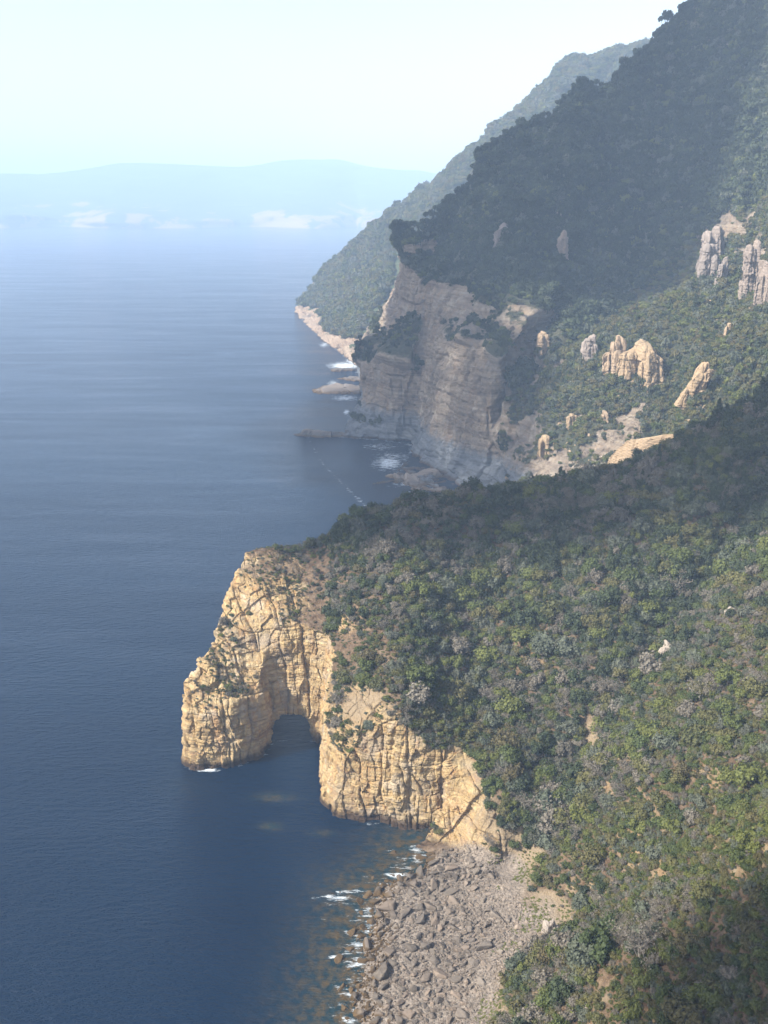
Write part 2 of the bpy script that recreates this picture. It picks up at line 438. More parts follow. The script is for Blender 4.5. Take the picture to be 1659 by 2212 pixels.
# ledges on the terraces of the headland
terr = (1 - sstep(-40, -24, V[:, 0] + 6 * vn(V[:, 0] / 9, V[:, 1] / 9, None, 78))) * .75
led = V[:, 2] / 4.2 + .35 * vn(V[:, 0] / 9, V[:, 1] / 9, None, 77); lf = led - np.floor(led)
lift = (sstep(.25, .75, lf) - lf) * 4.2 * terr * sstep(30, 36, V[:, 2]) * (1 - steep)
V2 = V + N * (rd * steep * edge)[:, None]
V2[:, 2] += (topn * (1 - steep) + lift) * edge
V2[:, 2] -= (1 - edge) * .5
low = V2[:, 2] < 9.5
me = mesh_np('headland', V2, Fq, M['landA'])
u_, v_, _d = project(V2)
def bareA(P):
    u, v, _ = project(P); n = fbm(P[:, 0] / 6, P[:, 1] / 6, None, 4, 55)
    b = blob(u, v, 1140, 1830, 60, 38) + blob(u, v, 1060, 1800, 35, 80) * .9 + .7 * blob(u, v, 800, 1530, 60, 40) + .6 * blob(u, v, 850, 1420, 60, 20) \
        + .6 * blob(u, v, 1010, 1600, 40, 50) + .7 * blob(u, v, 1280, 1580, 18, 40) 
    b = b + .95 * np.exp(-((P[:, 2] - 7.2 - n * 1.5) / 1.5) ** 2) * (P[:, 1] < 262) * (P[:, 0] < 60)
    return np.clip(b * (1.1 + n * 1.6), 0, 1)
def beachA(P, z=None):
    x, y = P[:, 0], P[:, 1]; z = P[:, 2] if z is None else z
    n = fbm(x / 8, y / 8, None, 3, 66)
    return (1 - sstep(5.2, 7.6, z + n * 1.5)) * (y < 276) * (sstep(275, 266, y) if True else 1)
attr(me, 'bare', bareA(V2)); attr(me, 'beach', beachA(V2))
tag(link('headland', me), 'ochre sandstone headland with a sea arch', None, None, 'structure')
rocky = sstep(-22, -34, V[:, 0])
uw, vw, _ = project(V)
flatA = N[:, 2] - .30 * rocky - .7 * np.clip(blob(uw, vw, 995, 1735, 46, 120) * (1.1 + fbm(V[:, 0] / 4, V[:, 1] / 4, V[:, 2] / 4, 3, 71)), 0, 1)
attr(me, 'flat', flatA)
HEAD = (V2, Fq, flatA)
print('headland', len(V2), time.time() - T0)

# --- rest of the near land as a height sheet
def sheet(xs, ys):
    X, Y = np.meshgrid(xs, ys, indexing='ij'); Z = ztopA(X, Y)
    return X, Y, Z
xs = np.r_[np.arange(-60, -20, 2.), np.arange(-20, 190, 1.), np.arange(190, 330, 4.)]
ys = np.r_[np.arange(60, 440, 1.), np.arange(440, 640, 3.)]
X, Y, Z = sheet(xs, ys)
Z = Z + fbm(X / 2.5, Y / 2.5, None, 2, 14) * .35 * sstep(5, 9, Z)
Vs = np.stack([X, Y, Z], -1).reshape(-1, 3); Fs = gridfaces(len(xs), len(ys))
c = Vs[Fs].mean(1)
inb = (c[:, 0] < DX1 - 2.5) & (c[:, 1] > DY0 + 2.5) & (c[:, 1] < DY1 - 2.5)
sdc = sd_poly(c[:, 0], c[:, 1], coast)
Fs = Fs[~inb & (sdc < 0) & (c[:, 2] > -6)][:, ::-1]
inn = np.clip(np.minimum.reduce([DX1 - Vs[:, 0], Vs[:, 1] - DY0, DY1 - Vs[:, 1]]) / 2.5, 0, 1)
Vs[:, 2] -= .35 * inn
me = mesh_np('hillside', Vs, Fs, M['landA'], True)
if me.polygons[len(Fs) // 2].normal.z < 0: me.flip_normals()
attr(me, 'bare', bareA(Vs)); attr(me, 'beach', beachA(Vs)); flatS = np.abs(vnormals(Vs, Fs)[:, 2]); attr(me, 'flat', flatS)
tag(link('hillside', me), 'steep scrub covered slope above the boulder beach', None, None, 'structure')
Vs_near = Vs
print('hillside', len(Vs), time.time() - T0)

# ---------------------------------------------------------------- lofted far land
def catmull(A, t):
    """A: (n, ...) values at 0..n-1 ; t in [0,n-1]"""
    n = len(A); i = np.clip(np.floor(t).astype(int), 0, n - 2); f = (t - i)
    f = f.reshape(-1, *([1] * (A.ndim - 1)))
    p0, p1, p2, p3 = A[np.maximum(i - 1, 0)], A[i], A[i + 1], A[np.minimum(i + 2, n - 1)]
    m1, m2 = (p2 - p0) * .33, (p3 - p1) * .33
    return (2*f**3 - 3*f*f + 1) * p1 + (f**3 - 2*f*f + f) * m1 + (-2*f**3 + 3*f*f) * p2 + (f**3 - f*f) * m2
def loft(cols, du, dv):
    """cols: list of columns of points (equal length)"""
    A = np.array(cols)                       # nc, nr, 3
    u, v, d = project(A.reshape(-1, 3)); u = u.reshape(A.shape[:2]); v = v.reshape(A.shape[:2])
    def par(lens, step):
        out = []
        for k, L in enumerate(lens):
            n = int(max(3, min(260, math.ceil(L / step)))); out.append(k + np.arange(n) / n)
        return np.r_[np.concatenate(out), len(lens)]
    L3 = np.linalg.norm(np.diff(A, axis=0), axis=2).max(1); R3 = np.linalg.norm(np.diff(A, axis=1), axis=2).max(0)
    tc = par(L3, du); tr = par(R3, dv)
    G = catmull(A, tc); G = catmull(np.swapaxes(G, 0, 1), tr)   # nr', nc', 3
    return G
Bc = []
def colB(*p):
    out = []
    for q in p:
        if len(q) == 4: out.append(Pd(*q[:3]) * [1, 1, 0] + [0, 0, q[3]])
        else: out.append(Pd(*q))
    return out
def Zs(u, v, z=0.):
    return ('z', u, v, z)
def mk(*p):
    out = []
    for q in p:
        if q[0] == 'z': out.append(Pz(q[1], q[2], q[3]))
        elif q[0] == 'w': out.append(np.array(q[1:], float))
        else: out.append(Pd(*q))
    return out
# rows: under water, shore, cliff foot, cliff mid, cliff top, band top(upper cliff foot), upper cliff top, slope, ridge, behind
Bc = [
 mk(Zs(800, 800, -6), Zs(800, 795, 1), (806, 776, 1225), (812, 735, 1228), (822, 700, 1232), (838, 672, 1236), (852, 640, 1242), (865, 600, 1260), (880, 575, 1280), ('w', 60, 1500, -10)),
 mk(Zs(770, 805, -6), Zs(772, 797, 1), (774, 778, 1190), (779, 745, 1192), (786, 712, 1195), (808, 690, 1200), (838, 648, 1205), (862, 600, 1215), (875, 565, 1225), ('w', 60, 1420, -10)),
 mk(Zs(792, 850, -6), Zs(792, 845, 1), (796, 830, 1050), (800, 800, 1055), (805, 770, 1060), (850, 720, 1070), (872, 600, 1080), (878, 570, 1085), (884, 550, 1090), ('w', 90, 1300, -10)),
 mk(Zs(758, 905, -6), Zs(760, 900, 1), (772, 880, 945), (780, 840, 948), (784, 796, 951), (842, 722, 985), (867, 582, 990), (870, 568, 993), (874, 552, 1000), ('w', 130, 1200, -10)),
 mk(Zs(738, 948, -6), Zs(742, 941, 1.5), (762, 898, 893), (790, 840, 897), (796, 790, 900), (852, 716, 938), (876, 580, 945), (884, 562, 948), (892, 541, 965), ('w', 150, 1180, -10)),
 mk(Zs(826, 954, -6), Zs(828, 947, 1.5), (834, 910, 850), (836, 850, 856), (835, 780, 862), (872, 692, 908), (898, 582, 925), (912, 560, 938), (935, 520, 962), ('w', 170, 1180, -10)),
 mk(Zs(894, 966, -6), Zs(896, 959, 1.5), (900, 925, 836), (908, 870, 839), (912, 800, 844), (922, 690, 895), (916, 622, 905), (950, 580, 935), (1000, 464, 985), ('w', 190, 1180, -10)),
 mk(Zs(848, 1030, -6), Zs(857, 1022, 1.5), (896, 985, 776), (925, 900, 784), (955, 742, 792), (960, 690, 840), (955, 600, 885), (985, 560, 915), (1060, 412, 990), ('w', 210, 1180, -10)),
 mk(Zs(925, 1054, -6), Zs(930, 1046, 1.5), (960, 1018, 727), (985, 900, 733), (1022, 748, 741), (1030, 690, 785), (1026, 618, 825), (1060, 560, 870), (1160, 320, 1000), ('w', 230, 1180, -10)),
 mk(Zs(995, 1076, -6), Zs(1000, 1068, 1.5), (1020, 1030, 703), (1040, 930, 708), (1078, 785, 716), (1100, 715, 755), (1115, 645, 795), (1160, 560, 860), (1250, 246, 1010), ('w', 260, 1180, -10)),
 mk(Zs(1048, 1090, -6), Zs(1055, 1080, 1), (1050, 1030, 690), (1068, 950, 700), (1100, 855, 730), (1165, 760, 775), (1230, 690, 815), (1290, 560, 880), (1345, 172, 1020), ('w', 300, 1180, -10)),
 mk(Zs(1090, 1110, -6), Zs(1090, 1100, 1), (1080, 1030, 672), (1110, 960, 684), (1155, 880, 706), (1225, 790, 745), (1310, 695, 800), (1390, 570, 870), (1435, 92, 1025), ('w', 340, 1180, -10)),
 mk(('w', 72, 625, -6), ('w', 76, 628, 1), (1160, 1010, 640), (1200, 940, 655), (1250, 860, 680), (1320, 770, 720), (1400, 660, 780), (1470, 540, 850), (1530, 15, 1020), ('w', 380, 1180, -10)),
 mk(('w', 100, 590, -6), ('w', 104, 592, 3), (1310, 990, 605), (1370, 900, 625), (1430, 800, 655), (1490, 700, 700), (1545, 580, 760), (1590, 440, 830), (1640, -80, 1000), ('w', 440, 1180, -10)),
 mk(('w', 135, 560, 20), ('w', 140, 562, 26), (1480, 960, 575), (1540, 860, 595), (1600, 750, 620), (1650, 640, 665), (1700, 520, 725), (1750, 370, 800), (1780, -160, 980), ('w', 520, 1180, -10)),
 mk(('w', 200, 545, 55), ('w', 205, 547, 60), (1700, 900, 555), (1750, 800, 575), (1800, 690, 600), (1850, 580, 645), (1900, 450, 700), (1950, 280, 780), (2000, -200, 950), ('w', 640, 1180, -10)),
]
def displaced_loft(name, cols, du, dv, mat, s, seed, hillamp, steeplo=.4, steephi=.72, extra=None, lowrock=11., ribs=0., fl=None, rockmask=None):
    G = loft(cols, du, dv); nr, nc = G.shape[:2]
    V = G.reshape(-1, 3); Fc = gridfaces(nr, nc)
    N = vnormals(V, Fc)
    if N[:, 2].mean() < 0: N = -N; Fc = Fc[:, ::-1]
    st = 1 - sstep(steeplo, steephi, N[:, 2])
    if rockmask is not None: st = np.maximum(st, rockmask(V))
    st = np.maximum(st, 1 - sstep(lowrock, lowrock * 1.6, V[:, 2]))
    if ribs:
        rb = 1 - np.abs(vn((V[:, 0] - .35 * V[:, 1]) / 46, (V[:, 1] + .35 * V[:, 0]) / 230, None, seed + 60)) * 2
        rb2 = 1 - np.abs(vn((V[:, 0] - .35 * V[:, 1]) / 21, (V[:, 1] + .35 * V[:, 0]) / 90, None, seed + 61)) * 2
        V = V + N * ((rb * ribs + rb2 * ribs * .4) * (1 - st) * sstep(20, 60, V[:, 2]))[:, None]
    d = rock_disp(V, s, seed, (.03, .02), 1., 1.5) * st
    V2 = V + N * d[:, None]
    hl = 1 - st * .6
    V2 = V2 + N * (hillamp * hl * sstep(2, 20, V[:, 2]) * (fbm(V[:, 0] / 70, V[:, 1] / 70, V[:, 2] / 70, 4, seed + 40)))[:, None]
    N2 = np.where(V2[:, 2] < lowrock + .6 * lowrock * vn(V2[:, 0] / 15, V2[:, 1] / 15, None, 5), 0., N[:, 2])
    me = mesh_np(name, V2, Fc, mat)
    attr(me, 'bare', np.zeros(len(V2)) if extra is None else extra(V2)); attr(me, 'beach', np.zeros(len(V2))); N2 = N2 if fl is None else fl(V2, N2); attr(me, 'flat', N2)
    o = link(name, me)
    return o, (V2, Fc, N2), (nr, nc)
def rockB(P):  # bare rock patches on the right slope and the cliff band
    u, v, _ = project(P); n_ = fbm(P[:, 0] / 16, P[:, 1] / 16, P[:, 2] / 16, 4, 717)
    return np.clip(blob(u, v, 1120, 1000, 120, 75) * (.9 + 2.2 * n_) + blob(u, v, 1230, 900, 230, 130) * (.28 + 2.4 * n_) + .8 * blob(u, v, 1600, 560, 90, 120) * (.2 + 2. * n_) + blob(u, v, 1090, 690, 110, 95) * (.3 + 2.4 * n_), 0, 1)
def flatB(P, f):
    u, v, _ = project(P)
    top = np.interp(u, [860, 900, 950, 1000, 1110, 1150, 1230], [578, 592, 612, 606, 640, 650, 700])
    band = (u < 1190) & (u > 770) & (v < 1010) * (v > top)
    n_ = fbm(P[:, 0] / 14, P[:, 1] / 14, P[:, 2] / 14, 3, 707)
    return np.where(band & (u < 1100), f - .22 + n_ * .35, f) - .7 * rockB(P)
oB, MB, _ = displaced_loft('coastal_mountain', Bc, 1.7, 1.5, M['landB'], 1.9, 200, 9., .38, .6, ribs=13., fl=flatB, rockmask=lambda P: rockB(P) * .8)
tag(oB, 'dark forested mountain above layered grey brown sea cliffs', None, None, 'structure')
print('B', len(MB[0]), time.time() - T0)
Cc = [
 mk(Zs(636, 660, -5), Zs(640, 664, 1), (652, 655, 1960), (664, 640, 1985), (678, 622, 2010), (692, 606, 2040), ('w', -40, 2500, -10)),
 mk(Zs(640, 680, -5), Zs(645, 680, 1), (664, 668, 1850), (684, 650, 1880), (715, 612, 1930), (760, 545, 2020), ('w', 20, 2500, -10)),
 mk(Zs(664, 710, -5), Zs(670, 707, 1), (695, 690, 1670), (722, 660, 1710), (780, 585, 1830), (860, 462, 2010), ('w', 100, 2500, -10)),
 mk(Zs(700, 742, -5), Zs(706, 738, 1), (730, 718, 1500), (765, 680, 1550), (850, 560, 1740), (960, 382, 2010), ('w', 200, 2500, -10)),
 mk(Zs(742, 776, -5), Zs(748, 770, 1), (772, 745, 1365), (810, 695, 1420), (920, 530, 1680), (1085, 285, 2020), ('w', 300, 2500, -10)),
 mk(Zs(778, 800, -5), Zs(786, 795, 1), (815, 765, 1280), (870, 700, 1350), (1010, 470, 1680), (1170, 207, 2040), ('w', 400, 2500, -10)),
 mk(Zs(850, 820, -5), Zs(860, 815, 1), (900, 770, 1240), (960, 680, 1330), (1090, 400, 1700), (1250, 146, 2060), ('w', 500, 2500, -10)),
 mk(Zs(960, 840, -5), Zs(970, 830, 1), (1000, 770, 1230), (1070, 660, 1330), (1190, 350, 1730), (1340, 117, 2080), ('w', 600, 2500, -10)),
 mk(Zs(1060, 850, -5), Zs(1070, 840, 1), (1110, 770, 1230), (1180, 640, 1340), (1300, 320, 1760), (1430, 102, 2100), ('w', 700, 2500, -10)),
 mk(Zs(1260, 870, -5), Zs(1270, 860, 1), (1310, 770, 1230), (1380, 620, 1350), (1480, 300, 1800), (1620, 90, 2130), ('w', 900, 2500, -10)),
]
oC, MC, _ = displaced_loft('distant_hill', Cc, 5., 4., M['landC'], 1.6, 300, 10., .3, .5, ribs=8.)
tag(oC, 'hazy green hill sloping to a rocky shore', None, None, 'structure')
# far shore
t = NT('far_shore_land')
zz = t.sep(t.P())[2]
nn = t.noise(.004, 5, .6); n3 = t.noise(1., 5, .65, sc3=(.0035, .0035, .004))
rockm = t.ramp(t.math('DIVIDE', t.math('ADD', zz, t.math('MULTIPLY', t.math('SUBTRACT', n3, .5), -1000.)), 200.), [(.1, 1.), (.3, 0.)])
M['far'] = t.setc(t.mix(rockm, t.mix(nn, (.03, .05, .03), (.06, .08, .05)), (.27, .16, .12)), .95, .1)
fr = [(-700, 400), (-400, 380), (-200, 385), (0, 374), (80, 379), (150, 371), (260, 357), (400, 357), (520, 363), (600, 350), (680, 345), (730, 346), (770, 356), (800, 362), (900, 371), (970, 381), (1100, 384), (1300, 375), (1700, 385), (2300, 390)]
Fcols = []
for k, (u, v) in enumerate(fr):
    base = 490 + 6 * (u / 800.)
    b0 = Pd(u, 489, 7600 + 250 * math.sin(k * 1.7)) * [1, 1, 0]
    top = Pd(u, v, 9800)
    Fcols.append([b0 + [0, 0, -5], b0 + [0, 10, 8], b0 + [0, 80, 70 + 30 * math.sin(k * 2.3)], b0 * .7 + top * .3 + [0, 0, 0], b0 * .35 + top * .65, top, top * [1, 1.15, 0] + [0, 0, -5]])
Gf = loft(Fcols, 60, 35); Vf = Gf.reshape(-1, 3)
Vf[:, 1] += fbm(Vf[:, 0] / 500, Vf[:, 2] / 90, None, 4, 404) * 170 * sstep(3, 40, Vf[:, 2])
Vf[:, 2] += fbm(Vf[:, 0] / 600, Vf[:, 1] / 600, None, 4, 405) * 22 * sstep(40, 200, Vf[:, 2])
me = mesh_np('far_coast', Vf, gridfaces(*Gf.shape[:2]), M['far'], True)
tag(link('far_coast', me), 'pale mountains and pinkish cliffs across the bay', None, None, 'structure')
print('lofts', time.time() - T0)
#VEG0
# ---------------------------------------------------------------- plant and rock prototypes
def leafcards(rs, centres, radii, n, size, flat=.9):
    """n small leaf-clump quads on the outside of each lump"""
    k = len(centres); c = np.repeat(centres, n, 0); r = np.repeat(radii, n)
    d = rs.normal(size=(k * n, 3)); d[:, 2] = d[:, 2] * .9 + .25; d /= np.linalg.norm(d, axis=1, keepdims=True)
    p = c + d * (r * (.60 + .62 * rs.random(k * n)))[:, None] * [1, 1, flat]
    nn = d + rs.normal(size=d.shape) * .55; nn /= np.linalg.norm(nn, axis=1, keepdims=True)
    a = np.cross(nn, rs.normal(size=d.shape)); a /= np.linalg.norm(a, axis=1, keepdims=True); b = np.cross(nn, a)
    s = (size * (.55 + .9 * rs.random(k * n)))[:, None]; s2 = s * (.55 + .4 * rs.random((k * n, 1)))
    V = np.stack([p - a * s - b * s2 * .6, p + a * s * .5 - b * s2, p + a * s + b * s2 * .5, p - a * s * .4 + b * s2], 1).reshape(-1, 3)
    return V, np.arange(len(V)).reshape(-1, 4)
def blobcore(rs, centres, radii, flat=.9, f=.66):
    """coarse lumpy cores so that crowns are not see-through"""
    th = np.linspace(0, 2 * np.pi, 7)[:-1]; Vs, Fs = [], []
    for c, r in zip(centres, radii):
        base = sum(len(v) for v in Vs); rings = []
        for j, ph in enumerate(np.linspace(-1.2, 1.35, 5)):
            rr = r * f * math.cos(ph) * (.85 + .3 * rs.random(6))
            rings.append(np.stack([c[0] + rr * np.cos(th + j * .5), c[1] + rr * np.sin(th + j * .5), np.full(6, c[2] + r * f * math.sin(ph) * flat)], 1))
        Vs.append(np.concatenate(rings))
        for j in range(4):
            for q in range(6): Fs.append([base + j*6+q, base + j*6+(q+1)%6, base + (j+1)*6+(q+1)%6, base + (j+1)*6+q])
        Fs.append([base+24, base+25, base+26, base+27]); Fs.append([base+27, base+28, base+29, base+24])
    return np.concatenate(Vs), np.array(Fs)
def limbs(segs):
    Vs, Fs = [], []
    for a, b, r0, r1 in segs:
        a, b = np.array(a, float), np.array(b, float); d = b - a; d = d / max(np.linalg.norm(d), 1e-6)
        x_ = np.cross(d, [.3, .9, .2]); x_ /= np.linalg.norm(x_); y_ = np.cross(d, x_); base = sum(len(v) for v in Vs)
        an = np.arange(5) * 2 * np.pi / 5
        o_ = np.cos(an)[:, None] * x_ + np.sin(an)[:, None] * y_
        Vs.append(np.concatenate([a + o_ * r0, b + o_ * r1]))
        for q in range(5): Fs.append([base + q, base + (q + 1) % 5, base + 5 + (q + 1) % 5, base + 5 + q])
    return np.concatenate(Vs), np.array(Fs)
def join(*vf):
    V, Fc, o = [], [], 0
    for v, f in vf: V.append(v); Fc.append(f + o); o += len(v)
    return np.concatenate(V), np.concatenate(Fc)
def crown(seed, kind, n=46, size=.085):
    rs = np.random.default_rng(seed)
    if kind == 'round':
        k = 11; th = rs.random(k) * 6.28; rr = np.sqrt(rs.random(k)) * .62
        c = np.stack([rr * np.cos(th), rr * np.sin(th), .42 + .55 * (1 - rr * 1.1) * rs.random(k) + .12 * rs.random(k)], 1); r = .30 + .16 * rs.random(k)
    elif kind == 'low':
        k = 10; th = rs.random(k) * 6.28; rr = np.sqrt(rs.random(k)) * .72
        c = np.stack([rr * np.cos(th), rr * np.sin(th), .22 + .28 * rs.random(k)], 1); r = .24 + .14 * rs.random(k)
    elif kind == 'cone':
        k = 12; z = np.linspace(.25, 2.0, k); th = rs.random(k) * 6.28; rr = (2.2 - z) * .22 * rs.random(k)
        c = np.stack([rr * np.cos(th), rr * np.sin(th), z], 1); r = (2.35 - z) * .25 * (.8 + .4 * rs.random(k))
    elif kind == 'tall':
        k = 12; th = rs.random(k) * 6.28; rr = np.sqrt(rs.random(k)) * .6
        c = np.stack([rr * np.cos(th), rr * np.sin(th), .55 + 1.0 * rs.random(k) * (1 - rr * .5)], 1); r = .26 + .18 * rs.random(k)
    else:  # umbrella
        k = 9; th = rs.random(k) * 6.28; rr = .25 + rs.random(k) * .6
        c = np.stack([rr * np.cos(th), rr * np.sin(th), 1.5 + .3 * rs.random(k) - rr * .25], 1); r = .22 + .12 * rs.random(k)
    fl = .7 if kind in ('low', 'umbrella') else .95
    return join(leafcards(rs, c, r, n, size, fl), blobcore(rs, c, r, fl)), c
def trunk(seed, c, h=.5, r=.05):
    rs = np.random.default_rng(seed); f = (rs.random() * .1, rs.random() * .1, h * .6)
    segs = [((0, 0, -.35), f, r * 1.3, r * .9)]
    for q in c[:5]: segs.append((f, q * [1, 1, 1] - [0, 0, .05], r * .75, r * .3))
    return limbs(segs)
def deadbush(seed, n=26):
    rs = np.random.default_rng(seed); segs = []; tips = []
    for k in range(7):
        th = rs.random() * 6.28; a = np.zeros(3) + [0, 0, -.1]; b = np.array([math.cos(th) * .3, math.sin(th) * .3, .5 + .3 * rs.random()])
        segs.append((a, b, .022, .014))
        for j in range(4):
            e = b + rs.normal(size=3) * [.33, .33, .22] + [0, 0, .25]; segs.append((b, e, .012, .005)); tips.append(e)
            for q in range(2): e2 = e + rs.normal(size=3) * .2; segs.append((e, e2, .005, .002)); tips.append(e2)
    tw = leafcards(rs, np.array(tips), np.full(len(tips), .17), 16, .034)
    return limbs(segs), tw
def cubical_rock(seed, sub=2):
    """angular boulder: hull of cut block"""
    rs = np.random.default_rng(seed); bm = bmesh.new()
    for _ in range(15):
        d = rs.normal(size=3); d /= np.abs(d).max() ** .75 * np.linalg.norm(d) ** .25
        bm.verts.new(d * [1, .78, .6] * (.8 + .25 * rs.random()))
    r_ = bmesh.ops.convex_hull(bm, input=bm.verts)
    bmesh.ops.delete(bm, geom=list({g for g in list(r_['geom_interior']) + list(r_['geom_unused']) if isinstance(g, bmesh.types.BMVert)}), context='VERTS')
    bmesh.ops.bevel(bm, geom=bm.edges[:], offset=.1, segments=2, affect='EDGES', profile=.6)
    bmesh.ops.triangulate(bm, faces=bm.faces[:])
    bmesh.ops.subdivide_edges(bm, edges=bm.edges[:], cuts=sub, use_grid_fill=True)
    bm.verts.ensure_lookup_table(); P = np.array([v.co[:] for v in bm.verts])
    n_ = fbm(P[:, 0] * 2.3, P[:, 1] * 2.3, P[:, 2] * 2.3, 3, seed) * .07
    for v, q in zip(bm.verts, n_): v.co += v.co.normalized() * q
    me = bpy.data.meshes.new('boulder'); bm.to_mesh(me); bm.free(); return me
def craggy(name, seed, w, dp, h, mat, lean=0., s=None, taper=.18, stripes=False, cols=None):
    """outcrop of jointed upright blocks, grown together"""
    rs = np.random.default_rng(seed); Va, Fa, off = [], [], 0
    cols = cols or int(np.clip(round(w / max(h, 1) * 3.2 + 2), 2, 7))
    s = s or float(np.clip(max(w, h) / 20., .12, 1.3))
    for c_ in range(cols):
        f = (c_ + .5) / cols - .5 if cols > 1 else 0.
        ww = w / cols * (1.9 + .8 * rs.random()); hh = h * (1 - .75 * abs(f) ** 1.3 * 1.2 * rs.random() - .2 * rs.random()) if cols > 1 else h
        if c_ == cols // 2: hh = h
        dd = dp * (.55 + .45 * rs.random()); ox, oy = f * w * .86, rs.normal() * dp * .10
        nr = int(min(110, max(14, hh / (s * .34)))); nt_ = int(min(110, max(24, (ww + dd) * 2 / (s * .4))))
        zz = np.linspace(-.3, 1, nr); th = np.linspace(0, 2 * np.pi, nt_, endpoint=False) + rs.random()
        Z, TH = np.meshgrid(zz, th, indexing='ij'); Zc = np.clip(Z, 0, 1)
        prof = (1 - taper * Zc) * np.sqrt(np.clip(1.004 - Zc ** 22, 0.0002, 1))
        ks = int(rs.integers(4, 7)); sa_ = np.sort(rs.random(ks) * .7 + np.arange(ks)) * 2 * np.pi / ks; sup = np.min([(.72 + .3 * rs.random()) / np.maximum(np.cos(TH - a_), .05) for a_ in sa_], axis=0); sup = np.minimum(sup, 1.35); ro = rs.normal() * .3
        x0 = sup * np.cos(TH) * ww / 2 * prof; y0 = sup * np.sin(TH) * dd / 2 * prof
        x_ = x0 * math.cos(ro) - y0 * math.sin(ro) + ox + (lean + rs.normal() * .04) * Z * h; y_ = x0 * math.sin(ro) + y0 * math.cos(ro) + oy
        tx, ty = rs.normal(0, .22, 2)
        z_ = Z * hh + np.where(Z > .6, (x0 * tx + y0 * ty) * 1.2 * (Z - .6) / .4, 0)
        V = np.stack([x_, y_, z_], -1).reshape(-1, 3)
        i = np.arange(nr - 1)[:, None] * nt_; j = np.arange(nt_)[None]
        Fc = np.stack([i + j, i + (j + 1) % nt_, i + nt_ + (j + 1) % nt_, i + nt_ + j], -1).reshape(-1, 4)
        N = vnormals(V, Fc); Zf = Zc.ravel()
        V = V + N * (rock_disp(V + [seed * 13., seed * 7., 0], s, seed, (.03, .02), .2, .25) * (1.15 if not stripes else .4) * (1 - .7 * Zf ** 6))[:, None]
        if stripes: V = V + N * (.55 * (np.abs(((V[:, 2] + V[:, 0] * .28) / 1.5) % 1 - .5) * 2) ** 2 * (1 - Zf ** 8))[:, None]
        Va.append(V); Fa.append(Fc + off); off += len(V)
    return mesh_np(name, np.concatenate(Va), np.concatenate(Fa), mat)

# ---------------------------------------------------------------- visibility helper (coarse depth buffer of the land)
CELL = 12; ZW, ZH = int(1900 / CELL), int(2500 / CELL)
zbuf = np.full((ZW + 1, ZH + 1), 1e9)
for (V_, F_, N_) in (HEAD, (Vs, Fs, flatS), MB, MC):
    u, v, d = project(V_); ok = (V_[:, 1] > 50) & (u > -100) & (u < 1790) & (v > -140) & (v < 2350)
    np.minimum.at(zbuf, (((u[ok] + 110) / CELL).astype(int), ((v[ok] + 150) / CELL).astype(int)), d[ok])
def seen(P, margin=14, rel=.0, pad=70):
    u, v, d = project(P); ok = (u > -min(pad, 120)) & (u < 1659 + pad) & (v > -pad) & (v < 2212 + pad) & (P[:, 1] > 60)
    i = np.clip(((u + 110) / CELL).astype(int), 0, ZW); j = np.clip(((v + 150) / CELL).astype(int), 0, ZH)
    return ok & ((u > 1780) | (d < zbuf[i, j] + margin + rel * d))
def scatter(Mh, n, nzmin, seed, nzmax=2.):
    V_, F_, fl_ = Mh; rs = np.random.default_rng(seed)
    p = V_[F_]; c = np.cross(p[:, 2] - p[:, 0], p[:, 3] - p[:, 1]); ar = np.linalg.norm(c, axis=1) / 2
    nz = np.abs(c[:, 2]) / np.maximum(ar * 2, 1e-9)
    nz = fl_[F_].mean(1)
    cen = p.mean(1); wgt = ar * (nz > nzmin) * (nz < nzmax) * (cen[:, 2] > 1) * seen(cen, 30, .02, 420)
    k = rs.choice(len(F_), n, p=wgt / wgt.sum()); a, b = rs.random((2, n, 1))
    q = p[k]; P = (q[:, 0] * (1 - a) + q[:, 1] * a) * (1 - b) + (q[:, 3] * (1 - a) + q[:, 2] * a) * b
    return P, nz[k], wgt.sum()

# prototypes (meshes of unit size)
def proto_mesh(name, vf, mat): return mesh_np(name, vf[0], vf[1], mat)
KINDS = []   # name, mat key, crown mesh, trunk mesh, look words
for k, (kind, mat, look) in enumerate([('round', 'green', 'rounded mid green'), ('round', 'dark', 'rounded dark green'), ('round', 'grey', 'rounded silvery grey green'), ('round', 'olive', 'rounded olive brown'),
                                       ('tall', 'dark', 'tall dark green'), ('tall', 'green', 'tall mid green'), ('low', 'green', 'low spreading green'), ('low', 'olive', 'low spreading olive brown'),
                                       ('low', 'grey', 'low grey green'), ('cone', 'dark', 'pointed dark green'), ('umbrella', 'dark', 'flat topped dark green'), ('round', 'olive', 'dense rounded olive'),
                                       ('round', 'dead', 'twiggy brownish grey')]):
    vf, c = crown(100 + k, kind, 84, .062)
    vt = trunk(200 + k, c)
    far, _ = crown(100 + k, kind, 30, .11)
    KINDS.append(dict(kind=kind, mat=mat, look=look, crown=proto_mesh('crown', vf, M[mat]), trunk=proto_mesh('trunk', vt, M['bark']),
                      whole=proto_mesh('plant', join(vf, vt), M[mat]), far=proto_mesh('far_plant', join(far, vt), M[mat])))
DEADS = []
for k in range(4):
    br, tw = deadbush(60 + k); DEADS.append((proto_mesh('branches', br, M['deadwood']), proto_mesh('twigs', tw, M['dead'])))
def deadwhole(k):
    br, tw = deadbush(60 + k); V_, F_ = join(br, tw)
    return mesh_np('dead_plant', V_, F_, [M['deadwood'], M['dead']], mi=np.r_[np.zeros(len(br[1])), np.ones(len(tw[1]))])
DW = [deadwhole(k) for k in range(4)]
for bm_ in range(1): pass

